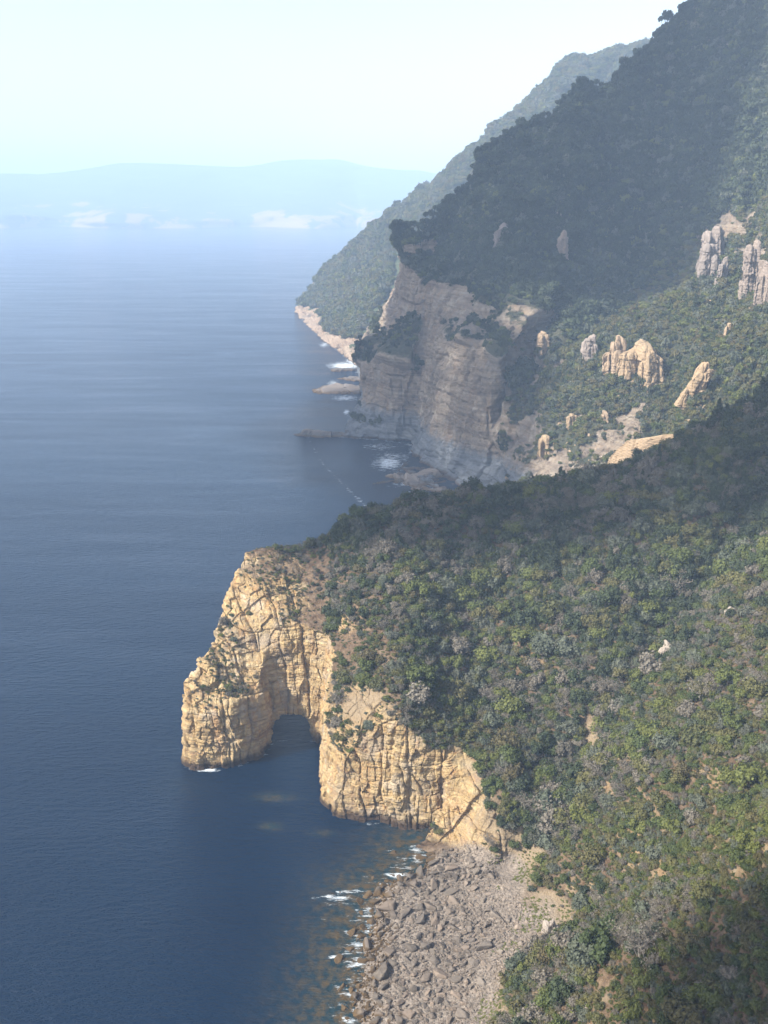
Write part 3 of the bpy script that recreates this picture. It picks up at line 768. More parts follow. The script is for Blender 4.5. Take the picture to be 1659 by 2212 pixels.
def instancer(name, P, S, rot, idx, meshes, kindword='stuff', label=None):
    """one stuff object: many copies of the meshes on points"""
    me = bpy.data.meshes.new(name); me.vertices.add(len(P)); me.vertices.foreach_set('co', np.ascontiguousarray(P, np.float32).ravel())
    a = me.attributes.new('sc', 'FLOAT_VECTOR', 'POINT'); a.data.foreach_set('vector', np.ascontiguousarray(S, np.float32).ravel())
    a = me.attributes.new('rt', 'FLOAT_VECTOR', 'POINT'); a.data.foreach_set('vector', np.ascontiguousarray(rot, np.float32).ravel())
    a = me.attributes.new('ix', 'INT', 'POINT'); a.data.foreach_set('value', np.ascontiguousarray(idx, np.int32))
    o = link(name, me)
    col = bpy.data.collections.new(name + '_sources')
    for k, m_ in enumerate(meshes): col.objects.link(bpy.data.objects.new('%s_source_%02d' % (name, k), m_))
    g = bpy.data.node_groups.new(name + '_nodes', 'GeometryNodeTree')
    g.interface.new_socket('Geometry', in_out='INPUT', socket_type='NodeSocketGeometry'); g.interface.new_socket('Geometry', in_out='OUTPUT', socket_type='NodeSocketGeometry')
    gi = g.nodes.new('NodeGroupInput'); go = g.nodes.new('NodeGroupOutput')
    ci = g.nodes.new('GeometryNodeCollectionInfo'); ci.inputs['Collection'].default_value = col; ci.inputs['Separate Children'].default_value = True; ci.inputs['Reset Children'].default_value = True
    io = g.nodes.new('GeometryNodeInstanceOnPoints'); io.inputs['Pick Instance'].default_value = True
    def na(n_, ty):
        q = g.nodes.new('GeometryNodeInputNamedAttribute'); q.data_type = ty; q.inputs[0].default_value = n_; return q.outputs[0]
    L = g.links.new
    L(gi.outputs[0], io.inputs['Points']); L(ci.outputs[0], io.inputs['Instance']); L(na('ix', 'INT'), io.inputs['Instance Index'])
    L(na('rt', 'FLOAT_VECTOR'), io.inputs['Rotation']); L(na('sc', 'FLOAT_VECTOR'), io.inputs['Scale']); L(io.outputs[0], go.inputs[0])
    md = o.modifiers.new('scatter', 'NODES'); md.node_group = g
    tag(o, label, None, None, kindword); return o

# ---------------------------------------------------------------- vegetation on the near land
allV = np.concatenate([HEAD[0], Vs]); allF = np.concatenate([HEAD[1], Fs + len(HEAD[0])])
P, nz, area = scatter((allV, allF, np.r_[flatA, flatS]), 60000, .42, 1)
print('area near', area)
rs = np.random.default_rng(5)
bare = bareA(P); bch = beachA(P); u, v, dep = project(P)
dens = fbm(P[:, 0] / 14, P[:, 1] / 14, None, 3, 501)
headtop = (P[:, 0] < -22 + (P[:, 1] > 372) * 0) 
cliffside = np.clip(1 - np.abs(u - 760) / 130, 0, 1) * (v > 1230) * (v < 1560)
keep = (rs.random(len(P)) < np.clip(1.05 + dens * .9 - bare * 1.15 - bch * 3 - headtop * .58 - cliffside * .5 - (1 - sstep(.42, .6, nz)) * .6, 0, 1)) & (P[:, 2] > 5.0)
vis = seen(P + [0, 0, 2.5], 9, 0, 430)
keep &= vis
P, u, v, dep, nz, headtop = P[keep], u[keep], v[keep], dep[keep], nz[keep], headtop[keep]
n = len(P)
# taller growth in the gully and on the upper slope, shade put into its darker colours
g3 = fbm(P[:, 0] / 16, P[:, 1] / 16, None, 3, 277)
gully = np.exp(-((P[:, 0] - (45 + (P[:, 1] - 265) * .95)) / 26) ** 2) * (P[:, 1] > 262)
upper = sstep(300, 375, P[:, 1] + fbm(P[:, 0] / 20, P[:, 1] / 20, None, 3, 9) * 30) * (P[:, 0] > -30)
rad = np.exp(rs.normal(.06 + .4 * g3, .47, n)) * (1 + .45 * gully + .32 * upper) * np.where(headtop, .62, 1)
rad = np.clip(rad, .6, 5.6)
sp = rs.random(n) + .22 * fbm(P[:, 0] / 9, P[:, 1] / 9, None, 2, 77)
g2 = fbm(P[:, 0] / 22, P[:, 1] / 22, None, 2, 177)
ix = np.where(sp < .20, 6, np.where(sp < .38, 0, np.where(sp < .52, 7, np.where(sp < .62, 8, np.where(sp < .74, 11, np.where(sp < .84, 3, np.where(sp < .93, 2, 5)))))))
dk = (upper * .55 + gully * .35 + g2 * .3) > rs.random(n)
ix = np.where(dk, np.where(sp < .42, 1, np.where(sp < .60, 4, np.where(sp < .74, 0, np.where(sp < .88, 2, 9)))), ix)
big = rad > 2.9
ix = np.where(big & np.isin(ix, (6, 7, 8)), np.array([0, 3, 2])[np.clip(ix - 6, 0, 2)], ix)
brown = rs.random(n) < (.08 + .26 * sstep(.05, .35, g2)) * (.45 + .55 * upper); ix = np.where(brown, 12, ix)
dead = rs.random(n) < (.04 + .09 * sstep(.05, .35, g2))
rad[dead] *= .95
order = np.argsort(-rad / dep)
strong = seen(P + (rad * .9)[:, None] * [0, 0, 1], 3, 0, -4)
isT = (rad > 2.25) & ~dead
RIDV = np.array([[r_[0], r_[1] - 18] for r_ in ridge], float)
def pct(u, v, dec=0):
    return (f"{u / 16.59:.{dec}f}%", f"{v / 22.12:.{dec}f}%")
def region(u, v):
    rv = np.interp(u, RIDV[:, 0], RIDV[:, 1])
    if u < 765 and v < 1480: return 'on the ochre headland'
    if v - rv < 45: return 'on the spur skyline'
    if v < 1420: return 'on the shaded spur slope'
    if u < 1090 and v < 1850: return 'above the ochre cliff'
    if u > 1330 and v > 1960: return 'in the dim lower corner'
    if v > 1750 and u < 1230: return 'beside the boulder beach'
    return 'on the sunny slope'
used = set()
def place_label(prefix, u, v, where=None):
    for dec in (0, 1, 2):
        a, b = pct(u, v, dec)
        s = f"{prefix} {region(u, v) if where is None else where}, {a} across, {b} down"
        if s not in used: used.add(s); return s
    return s
def empty(name, loc, rz, s):
    o = bpy.data.objects.new(name, None); COL.objects.link(o); o.location = loc; o.rotation_euler = (0, 0, rz); o.scale = s; o.empty_display_size = .5; return o
chosen = np.zeros(n, bool); cT = cB = cD = 0
for i in order:
    if not strong[i]: continue
    z0 = P[i] - [0, 0, .25 * rad[i] * .3]; rz = float(rs.random() * 6.28); hs = float(.85 + .4 * rs.random()); r = float(rad[i])
    pu, pv, _ = project(P[i] + [0, 0, r * .7]); pu, pv = float(pu[0]), float(pv[0])
    if not (6 < pu < 1653 and 6 < pv < 2206): continue
    if dead[i]:
        if cD >= 110: continue
        k = int(rs.integers(4)); cD += 1; chosen[i] = True
        e = empty('dead_shrub', z0, rz, (r, r, r * hs)); tag(e, place_label('leafless pale grey shrub', pu, pv), 'dead shrub', 'leafless grey shrubs on the slopes')
        link('trunk', DEADS[k][0], e); link('crown', DEADS[k][1], e)  # trunk holds the bare branches, crown the loose dead twigs
    elif isT[i]:
        if cT >= 290: continue
        cT += 1; chosen[i] = True; K = KINDS[ix[i]]
        e = empty('tree', z0, rz, (r, r, r * hs)); tag(e, place_label(K['look'] + ' tree', pu, pv), 'tree', 'trees scattered through the coastal scrub')
        link('crown', K['crown'], e); link('trunk', K['trunk'], e)
    else:
        if cB >= 290: continue
        cB += 1; chosen[i] = True; K = KINDS[ix[i]]
        e = empty('bush', z0, rz, (r, r, r * hs)); tag(e, place_label(K['look'] + ' bush', pu, pv), 'bush', 'bushes of the coastal scrub')
        link('foliage', K['crown'], e); link('stem', K['trunk'], e)
rest = ~chosen
PP = P[rest] - np.array([0, 0, 1]) * (rad[rest] * .08)[:, None]
hs = .8 + .5 * rs.random(len(PP)); S = np.stack([rad[rest], rad[rest], rad[rest] * hs], 1)
rot = np.stack([rs.normal(0, .06, len(PP)), rs.normal(0, .06, len(PP)), rs.random(len(PP)) * 6.28], 1)
idx = np.where(dead[rest], len(KINDS) + rs.integers(0, 4, len(PP)), ix[rest])
instancer('scrub', PP, S, rot, idx, [K['whole'] for K in KINDS] + DW)
print('near plants', n, cT, cB, cD, time.time() - T0)
# low ground cover filling the gaps
P, nz, area = scatter((allV, allF, np.r_[flatA, flatS]), 34000, .45, 2)
keep = (rs.random(len(P)) < np.clip(.9 - bareA(P) * 1.1 - beachA(P) * 3 - (P[:, 0] < -22) * .55, 0.03, 1)) & (P[:, 2] > 6.2) & seen(P + [0, 0, 1], 6, 0, 430)
P = P[keep]; r = .35 + .55 * rs.random(len(P)) ** 1.5
instancer('ground_cover', P, np.stack([r, r, r * .8], 1), np.stack([0 * r, 0 * r, rs.random(len(P)) * 6.28], 1), rs.choice([6, 7, 8, 6, 7], len(P)), [K['far'] for K in KINDS])

# ---------------------------------------------------------------- forest on the mountain and the far hill
P, nz, area = scatter(MB, 66000, .33, 3)
print('area B', area)
u, v, dep = project(P)
# lit scrub side is more open and greener than the dark forest
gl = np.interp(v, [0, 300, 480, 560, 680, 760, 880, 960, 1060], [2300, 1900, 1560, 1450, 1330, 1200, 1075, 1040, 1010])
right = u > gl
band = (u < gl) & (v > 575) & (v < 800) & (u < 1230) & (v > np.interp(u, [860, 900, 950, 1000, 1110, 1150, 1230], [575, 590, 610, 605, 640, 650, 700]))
dens = fbm(P[:, 0] / 35, P[:, 1] / 35, None, 3, 502)
k_ = np.where(right, .78 + dens * 1.1 - .2 * np.exp(-((v - 1000) / 90) ** 2) * (u < 1300), np.where(band, np.where(u < 970, .38, .7) + dens * 1.3, 1.1))
keep = (rs.random(len(P)) < np.clip(k_, 0.02, 1)) & (P[:, 2] > 9) & seen(P + [0, 0, 6], 22, 0, 430)
P, u, v, dep, right, nz, band = P[keep], u[keep], v[keep], dep[keep], right[keep], nz[keep], band[keep]
n = len(P); rad = np.clip(np.exp(rs.normal(1.0, .38, n)), 1.1, 6.5) * np.where(right, .68, np.where(band, .62, 1.12)) * np.where(P[:, 2] < 60, .8, 1)
q = rs.random(n) + .2 * dens[keep]
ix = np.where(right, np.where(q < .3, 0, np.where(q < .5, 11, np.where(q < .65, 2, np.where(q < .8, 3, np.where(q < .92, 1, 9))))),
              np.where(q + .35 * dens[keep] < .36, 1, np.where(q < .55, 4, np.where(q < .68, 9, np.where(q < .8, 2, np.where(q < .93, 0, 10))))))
rad = np.where(ix == 9, rad * .75, rad); ix = np.where((P[:, 2] > 150) & ~right & (rs.random(n) < .12), 10, ix)
hs = .9 + .5 * rs.random(n) + .3 * (ix == 10)
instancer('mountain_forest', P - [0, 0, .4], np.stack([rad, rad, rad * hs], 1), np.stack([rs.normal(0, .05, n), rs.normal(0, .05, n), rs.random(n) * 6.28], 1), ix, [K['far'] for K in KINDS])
print('B plants', n, time.time() - T0)
P, nz, area = scatter(MC, 15000, .3, 4)
u, v, dep = project(P)
keep = (P[:, 2] > 10 + 10 * fbm(P[:, 0] / 60, P[:, 1] / 60, None, 2, 8)) & seen(P + [0, 0, 8], 40)
P = P[keep]; n = len(P); rad = np.clip(np.exp(rs.normal(1.75, .3, n)), 2.5, 10)
instancer('distant_forest', P - [0, 0, 1], np.stack([rad, rad, rad * 1.1], 1), np.stack([0 * rad, 0 * rad, rs.random(n) * 6.28], 1), rs.choice([0, 11, 2, 1, 3, 0], n), [K['far'] for K in KINDS])
print('C plants', n, time.time() - T0)

# tufts of yellow green grass along the top of the beach
M['grass'] = foliage_mat('yellow_green_grass', [(.13, .15, .022), (.19, .20, .035), (.15, .135, .045)])
gx_, gy_ = rs.uniform(5, 58, 9000), rs.uniform(165, 262, 9000); gz_ = ztopA(gx_, gy_)
ok = (np.abs(gz_ - 6.6) < 2.2) & (fbm(gx_ / 7, gy_ / 7, None, 3, 611) > .08) & (rs.random(9000) < .8)
gp_ = np.c_[gx_, gy_, gz_ - .05][ok]; gr_ = rs.uniform(.25, .6, len(gp_))
grassm = proto_mesh('tuft', crown(400, 'low', 20, .13)[0], M['grass'])
instancer('grass', gp_, np.stack([gr_, gr_, gr_ * .8], 1), np.stack([0 * gr_, 0 * gr_, rs.random(len(gr_)) * 6.28], 1), np.zeros(len(gr_), int), [grassm])
# ---------------------------------------------------------------- rock outcrops
def surf(u, v, Mh, rad=14):
    V_ = Mh[0]; a, b, d = project(V_); m = (np.abs(a - u) < rad) & (np.abs(b - v) < rad) & (V_[:, 1] > 60)
    k = np.where(m)[0]; return V_[k[np.argmin(d[k])]]
outs = [  # u, v of foot, width px, height px, land, material, lean, label
 (1312, 795, 46, 100, MB, 'outcrop', 0, 'slim ragged ochre rock pillar left of the broad cleft block'),
 (1380, 808, 84, 84, MB, 'outcrop', 0, 'broad ochre rock block with a dark diagonal cleft'),
 (1478, 838, 30, 86, MB, 'outcrop', .35, 'thin leaning ochre rock fin right of the broad cleft block'),
 (1514, 578, 34, 80, MB, 'outcrop_grey', .08, 'pinkish grey rock tower, lower left one of the high outcrop group'),
 (1538, 540, 40, 82, MB, 'outcrop_grey', 0, 'tall grey rock tower topping the high outcrop group'),
 (1568, 585, 20, 58, MB, 'outcrop_grey', .05, 'narrow grey rock spike between the high rock towers'),
 (1604, 622, 34, 140, MB, 'outcrop_grey', .0, 'tallest grey rock tower right of the narrow spike'),
 (1634, 640, 40, 110, MB, 'outcrop_grey', -.05, 'orange stained rock tower at the right edge of the photo'),
 (1070, 514, 44, 56, MB, 'outcrop_grey', 0, 'pale grey crag high in the dark forest, leftmost one'),
 (1206, 546, 13, 78, MB, 'outcrop_grey', 0, 'thin pale rock streak standing in the dark forest'),
 (1232, 452, 22, 24, MB, 'outcrop_grey', 0, 'small pale crag near the middle of the dark forest'),
 (1260, 760, 26, 66, MB, 'outcrop_grey', 0, 'grey rock pillar left of the slim ochre pillar'),
 (1170, 742, 28, 50, MB, 'outcrop', 0, 'squat ochre crag at the forest edge above the sea cliffs'),
 (1560, 700, 22, 24, MB, 'outcrop', 0, 'small ochre rock knob below the high rock towers'),
 (1220, 905, 26, 30, MB, 'outcrop', 0, 'small ochre crag amid scrub on the lit lower slope'),
 (1290, 890, 20, 24, MB, 'outcrop', 0, 'little ochre knob right of the small crag on the lit slope'),
 (1165, 965, 30, 34, MB, 'outcrop', 0, 'ochre crag just above the far ochre cliff foot'),
 (1560, 1310, 20, 16, (Vs,), 'pale', 0, 'small pale stone poking from scrub at the far right'),
 (1426, 1410, 36, 34, (Vs,), 'pale', 0, 'white weathered rock in the scrub, larger of the pair'),
 (1398, 1372, 12, 14, (Vs,), 'pale', 0, 'small white rock just left of the larger white rock'),
 (1173, 1999, 30, 28, (Vs,), 'pale', 0, 'big pale block at the top of the boulder beach'),
 (1112, 2186, 40, 20, (Vs,), 'pale', .3, 'low whitish outcrop near the bottom edge of the photo'),
 (1248, 2180, 20, 32, (Vs,), 'pale', .2, 'upright pinkish white stone near the bottom edge'),
]
for k, (u, v, wp, hp, Mh, mt, lean, lab) in enumerate(outs):
    p = surf(u, v, Mh, 20); d = float(project(p)[2][0]); s = d / F
    o = link('rock_outcrop', craggy('rock_outcrop', 40 + k, wp * s, max(wp * s * 1.1, 3), hp * s * (.92 if hp > wp * 1.2 else 1.05), M[mt], lean), None, p + [0, wp * s * .42, -.8 - .05 * hp * s])
    o.rotation_euler.z = float(rs.normal(0, .25)); tag(o, lab, 'rock outcrop', 'rock outcrops on the wooded slopes')
p = surf(1452, 985, MB, 20); s = float(project(p)[2][0]) / F
o = link('rock_outcrop', craggy('rock_outcrop', 77, 108 * s, 40 * s, 72 * s, M['outcrop'], .25, taper=.3, stripes=True, cols=1, s=1.2), None, p + [0, 8, -3]); o.rotation_euler.z = -.25
tag(o, 'striped ochre rock slab just above the spur skyline', 'rock outcrop', 'rock outcrops on the wooded slopes')

sp_, sr_ = [], []
for (u, v, wp, hp, Mh, mt, lean, lab) in outs[:17]:
    for q_ in range(int(6 + wp * .5)):
        p = surf(u + rs.normal() * wp * .62, v + abs(rs.normal()) * 12 - 4 - hp * .35 * (rs.random() < .35), MB, 14); sp_.append(p); sr_.append(rs.uniform(1.1, 2.6))
sp_, sr_ = np.array(sp_), np.array(sr_)
instancer('outcrop_scrub', sp_, np.stack([sr_, sr_, sr_ * 1.2], 1), np.stack([0 * sr_, 0 * sr_, rs.random(len(sr_)) * 6.28], 1), rs.choice([0, 11, 1, 3, 6], len(sr_)), [K['far'] for K in KINDS])
BM = [cubical_rock(300 + k, 2) for k in range(10)]
for m_ in BM: m_.materials.append(M['boulder'])
BO = []
for m_ in BM[:6]: q = m_.copy(); q.materials.clear(); q.materials.append(M['outcrop']); BO.append(q)
BS = [m_.copy() for m_ in BM]
# loose rocks on the lit slope of the mountain
P, nz, _ = scatter(MB, 9000, .25, 7)
u, v, d = project(P); gl = np.interp(v, [0, 300, 480, 560, 680, 760, 880, 960, 1060], [2300, 1900, 1560, 1450, 1330, 1200, 1075, 1040, 1010])
cl = fbm(P[:, 0] / 22, P[:, 1] / 22, None, 3, 901)
keep = (u > gl - 20) & (u < 1640) & (v > 620) & (cl + .35 * np.exp(-((v - 1000) / 80) ** 2) * (u < 1350) > .22) & seen(P + [0, 0, 1], 6)
P = P[keep]; r = np.exp(rs.normal(-.05, .5, len(P))); P = P - np.array([0, 0, .3]); m3 = np.stack([r, r, r * rs.uniform(.8, 2., len(P))], 1)
instancer('hillside_rocks', P, m3, np.stack([rs.normal(0, .3, len(P)), rs.normal(0, .3, len(P)), rs.random(len(P)) * 6.28], 1), rs.integers(0, 6, len(P)), BO)

# ---------------------------------------------------------------- boulder beach
hand = [(910, 1850, 4.4, 0), (959, 1846, 3., 0), (908, 1872, 2.4, 0), (891, 1908, 5., 0), (815, 1926, 4.2, 0), (841, 1931, 3.2, 0), (905, 1959, 3.6, 0), (941, 1987, 3.6, 0), (983, 2002, 3.4, 0),
        (891, 2044, 4.6, 0), (926, 2042, 3.8, 0), (941, 2073, 3.8, 0), (1023, 2079, 3.2, 0), (986, 2148, 3.4, 0), (1040, 2120, 3.2, 0), (775, 2186, 4.2, 1), (842, 2054, 4.2, 0),
        (778, 1971, 3., 1), (801, 1988, 3.4, 1), (762, 2014, 3.6, 1), (782, 2020, 3.4, 1), (756, 2049, 2.8, 1), (731, 2070, 4., 1), (783, 2072, 3., 1), (735, 2134, 3.4, 1), (765, 2152, 3., 1),
        (801, 1898, 2.8, 1), (828, 1912, 3., 1), (848, 1842, 2.4, 1), (846, 1889, 2.6, 1), (703, 1988, 1.8, 1), (721, 2176, 2.2, 1), (735, 1930, 2.2, 1), (835, 1990, 2.8, 0), (850, 1975, 3., 0)]
bl = []
def zb(x, y): return float(ztopA(np.array([x]), np.array([y]))[0])
for (u, v, dm, wet) in hand:
    p = Pz(u, v, 1.0)
    for _ in range(4): p = Pz(u, v, max(zb(p[0], p[1]), -.6) + dm * .2)
    bl.append((p[0], p[1], dm / 2, max(zb(p[0], p[1]), -.7)))
cand = []
for _ in range(9000):
    x_, y_ = rs.uniform(-32, 52), rs.uniform(168, 274); cand.append((x_, y_))
cand = np.array(cand); zc = ztopA(cand[:, 0], cand[:, 1]); Pc = np.c_[cand, zc]
bh = beachA(Pc); u, v, d = project(Pc)
edgeland = np.interp(cand[:, 1], [165, 202, 232, 250, 263], [16, 25, 40, 35, 30])
sdd = sd_poly(cand[:, 0], cand[:, 1], coast)
pk = (zc > -1.6) & ((bh > .3) | (zc < 0)) & (cand[:, 0] < edgeland + 3) & (v < 2260)
cand, zc, u, v = cand[pk], zc[pk], u[pk], v[pk]
inland = sstep(2.2, 6, zc)
rr = np.clip(np.exp(rs.normal(-.68, .6, len(cand))) * (1.05 - .68 * inland), .26, 2.7)
o_ = np.argsort(-rr); acc = [(a, b, r) for a, b, r, _ in bl]
A_ = np.array(acc)
keepb = []
for i in o_:
    a, b, r = cand[i, 0], cand[i, 1], rr[i]
    if zc[i] < -.2 and rs.random() > np.exp((zc[i] + .2) * 1.6) * .75: continue
    if np.any((A_[:, 0] - a) ** 2 + (A_[:, 1] - b) ** 2 < ((A_[:, 2] + r) * .8) ** 2): continue
    A_ = np.vstack([A_, [a, b, r]]); keepb.append(i)
big_i = keepb[:265 - 0]; small_i = keepb[265:]
for i in big_i: bl.append((cand[i, 0], cand[i, 1], rr[i], zc[i]))
for k, (x_, y_, r, z_) in enumerate(bl):
    zz_ = max(z_, -.9)
    m_ = BM[int(rs.integers(10))]
    pu, pv, _ = project(np.array([x_, y_, zz_ + r * .3])); pu, pv = float(pu[0]), float(pv[0])
    if not (2 < pu < 1657 and 2 < pv < 2209): continue
    o = link('boulder', m_, None, (x_, y_, zz_ + r * .22)); o.scale = (r * float(rs.uniform(.95, 1.3)), r * float(rs.uniform(.8, 1.1)), r * float(rs.uniform(.75, 1.15)))
    o.rotation_euler = (float(rs.normal(0, .25)), float(rs.normal(0, .25)), float(rs.random() * 6.28))
    size = 'large' if r > 1.5 else 'medium sized' if r > 1.0 else 'small'
    wet = z_ < .2
    tag(o, place_label(f"{size} {'wet brown' if wet else 'grey'} boulder", pu, pv, 'in the shallow water' if wet else 'on the boulder beach'), 'boulder', 'boulders strewn along the shore')
small_i = np.array(small_i)
xs_, ys_ = cand[small_i, 0], cand[small_i, 1]; r1 = rr[small_i]
xx = rs.uniform(-25, 48, 16000); yy = rs.uniform(168, 274, 16000); z2 = ztopA(xx, yy)
ok = (z2 > -.5) & (beachA(np.c_[xx, yy, z2]) > .25) & (xx < np.interp(yy, [165, 202, 232, 250, 263], [17, 26, 41, 36, 31]) + 2)
xx, yy, z2 = xx[ok], yy[ok], z2[ok]; r2 = np.clip(np.exp(rs.normal(-1.25, .4, len(xx))), .12, .6)
P = np.r_[np.c_[xs_, ys_, zc[small_i] + r1 * .2], np.c_[xx, yy, z2 + r2 * .1]]; r = np.r_[r1, r2]
instancer('beach_rubble', P, np.stack([r * 1.1, r, r * .85], 1), np.stack([rs.normal(0, .4, len(P)), rs.normal(0, .4, len(P)), rs.random(len(P)) * 6.28], 1), rs.integers(0, 10, len(P)), BS)
# ---------------------------------------------------------------- rock shelves and skerries under the mountain cliffs
def shelf(u, v, wp, dpx, h, lab, seed):
    p = Pz(u, v, 0); s = float(project(p)[2][0]) / F; w_, d_ = wp * s, dpx * s / math.sin(math.atan2(H, p[1]))
    me = craggy('rock_shelf', seed, w_, d_, h, M['shelf'], 0, s=.9, taper=.4, cols=1)
    o = link('rock_shelf', me, None, p + [0, 0, -.4]); tag(o, lab, 'rock shelf', 'dark rock shelves at the foot of the cliffs')
M['shelf'] = stone('dark_shelf_rock', (.10, .085, .07), (.2, .17, .145), True, .1)
for k, a in enumerate([(722, 939, 62, 12, 2.2, 'low dark rock shelf jutting left from the grey brown cliffs'), (745, 842, 66, 24, 3.2, 'broad dark rock platform holding a pale pool, left of the cliffs'),
                       (742, 800, 34, 8, 2.6, 'small dark skerry below the surf of the hazy shore'), (768, 818, 30, 14, 2.4, 'dark rock ledge between skerry and broad platform'),
                       (865, 1036, 26, 8, 3., 'tan rock hump at the tip of the cliff foot platform'), (905, 1048, 44, 12, 2.2, 'low tan rock strip in the surf of the small cove'),
                       (866, 1042, 22, 6, 1.8, 'flat wet rock left of the tan rock strip'), (940, 1062, 50, 10, 2.4, 'brown rock strip just behind the spur treetops'), (836, 1042, 28, 7, 1.6, 'flat brown rock amid foam in the small cove'),
                       (900, 1030, 60, 12, 3., 'grey platform of rock at the foot of the tall cliff')]): shelf(*a, 500 + k)
print('rocks', len(bl), time.time() - T0)
#VEG1

# ---------------------------------------------------------------- sea
def lines(*seg):
    return np.unique(np.concatenate([np.arange(a, b, s) for a, b, s in seg] + [np.array([seg[-1][1]])]))
xs = lines((-14000, -2000, 1000), (-2000, -400, 100), (-400, -150, 20), (-150, -90, 4), (-90, 50, 1.0), (50, 130, 4), (130, 400, 30), (400, 2000, 200), (2000, 14000, 1500))
ys = lines((-1500, 0, 300), (0, 120, 30), (120, 170, 2), (170, 360, 1.0), (360, 460, 3), (460, 640, 10), (640, 1300, 2.5), (1300, 2000, 8), (2000, 3000, 80), (3000, 14000, 1000))
X, Y = np.meshgrid(xs, ys, indexing='ij')
Vw = np.stack([X, Y, 0 * X], -1).reshape(-1, 3)
def dline(x, y, pl):
    d = np.full(x.shape, 1e9)
    for a, b in zip(pl[:-1], pl[1:]):
        e = b - a; px, py = x - a[0], y - a[1]; h = np.clip((px * e[0] + py * e[1]) / max(e @ e, 1e-9), 0, 1)
        d = np.minimum(d, np.hypot(px - e[0] * h, py - e[1] * h))
    return d
near = (Vw[:, 0] > -160) & (Vw[:, 0] < 140) & (Vw[:, 1] > 110) & (Vw[:, 1] < 2100)
x, y = Vw[near, 0], Vw[near, 1]
shb = np.array([Pz(*a)[:2] for a in [(985, 1840), (905, 1838), (870, 1890), (810, 1935), (795, 2000), (780, 2060), (770, 2110), (755, 2212), (740, 2400)]])
db = dline(x, y, shb)
foam = np.exp(-(db / 6.) ** 2) * .5
shallow = np.exp(-(db / 17.) ** 2) * .9
for cx, cy, rx, ry, a in [(728, 1942, 48, 15, .74), (760, 1925, 36, 10, .6), (448, 1662, 30, 8, 1.1), (765, 1770, 30, 10, .25), (848, 1840, 8, 8, .5), (735, 2050, 30, 16, .5), (745, 790, 45, 10, .95), (720, 830, 18, 12, .7),
                          (745, 860, 35, 8, .8), (748, 890, 8, 8, .9), (820, 965, 60, 12, .55), (838, 1000, 40, 20, .85), (905, 1070, 40, 12, .8), (875, 1045, 50, 10, .6), (700, 745, 14, 8, .7), (850, 985, 60, 12, .6),
                          (760, 780, 18, 8, .9), (395, 1640, 10, 8, .5), (640, 1575, 40, 10, .12), (590, 1720, 45, 10, 0)]:
    uu, vv, _ = project(np.stack([x, y, 0 * x], 1)); foam = np.maximum(foam, a * np.exp(-(((uu - cx) / rx) ** 2 + ((vv - cy) / ry) ** 2)))
for (hu, hv, dm, wet_) in hand:
    if wet_:
        foam = np.maximum(foam, .72 * np.exp(-(((uu - hu + dm * 2.2) / (dm * 4)) ** 2 + ((vv - hv + 1) / (dm * 2.2)) ** 2)))
sdc = np.abs(sd_poly(x, y, coast)); foam = np.maximum(foam, .40 * np.exp(-(sdc / 1.6) ** 2) * (y > 275))
for M_ in (Bc, Cc):
    foam = np.maximum(foam, .5 * np.exp(-(dline(x, y, np.array([c_[1][:2] for c_ in M_])) / 5.) ** 2))
wk = np.array([Pz(*a)[:2] for a in [(648, 890), (655, 930), (700, 1005), (745, 1050), (775, 1080), (805, 1105)]])
dw = dline(x, y, wk); foam = np.maximum(foam, .50 * np.exp(-(dw / (2.6 + 1.2 * vn(x / 9, y / 9))) ** 2) * (.35 + .65 * sstep(960, 660, y)))
for cx, cy, rx, ry, a in [(590, 1722, 40, 10, .55), (585, 1785, 22, 8, .75), (700, 1800, 30, 8, .4), (900, 1810, 60, 18, .8), (845, 1840, 14, 14, .8), (400, 1700, 60, 30, .1)]:
    shallow = np.maximum(shallow, a * np.exp(-(((uu - cx) / rx) ** 2 + ((vv - cy) / ry) ** 2)))
fo = np.zeros(len(Vw)); fo[near] = foam; shl = np.zeros(len(Vw)); shl[near] = shallow
t = NT('sea_water')
n1 = t.noise(1., 4, .6, sc3=(.22, .55, 1)); n2 = t.noise(1., 3, .6, sc3=(.9, 1.7, 1)); n0 = t.noise(1., 3, .5, sc3=(.012, .03, 1))
n4 = t.noise(1., 4, .6, sc3=(.002, .009, 1))
deep = t.mix(n4, (.0002, .006, .018), (.0005, .013, .034))
rk = t.noise(.33, 5, .65)
sh = t.at('shallow')
sf = t.math('MULTIPLY', t.ramp(rk, [(.42, .1), (.62, 1.)]), sh)
c = t.mix(t.math('MULTIPLY', sh, .6), deep, (.006, .040, .042))
c = t.mix(sf, c, (.085, .052, .018))
fm = t.at('foam'); fn = t.noise(1., 6, .75, sc3=(.16, .5, 1.))
ff = t.ramp(t.math('ADD', fm, t.math('MULTIPLY', t.math('SUBTRACT', fn, .5), 2.6)), [(.5, 0.), (1.15, 1.)])
ff = t.math('MULTIPLY', ff, t.ramp(fm, [(.04, 0.), (.2, 1.)]))
c = t.mix(ff, c, (.75, .8, .82))
t.setc(c, .12, .2); t.b.inputs['IOR'].default_value = 1.33
lanes = t.ramp(t.noise(1., 5, .6, sc3=(.0035, .02, 1.), dist=1.), [(.35, 0.), (.65, 1.)])
t.l(t.math('ADD', t.math('ADD', .07, t.math('MULTIPLY', lanes, .16)), t.math('MULTIPLY', ff, .6)), t.b.inputs['Roughness'])
h = t.math('ADD', t.math('MULTIPLY', n1, 1.), t.math('ADD', t.math('MULTIPLY', n2, .35), t.math('MULTIPLY', n0, 2.)))
t.bump(h, .9, 1.1)
me = mesh_np('sea', Vw, gridfaces(len(xs), len(ys))[:, ::-1], t.m, True)
attr(me, 'foam', fo); attr(me, 'shallow', shl)
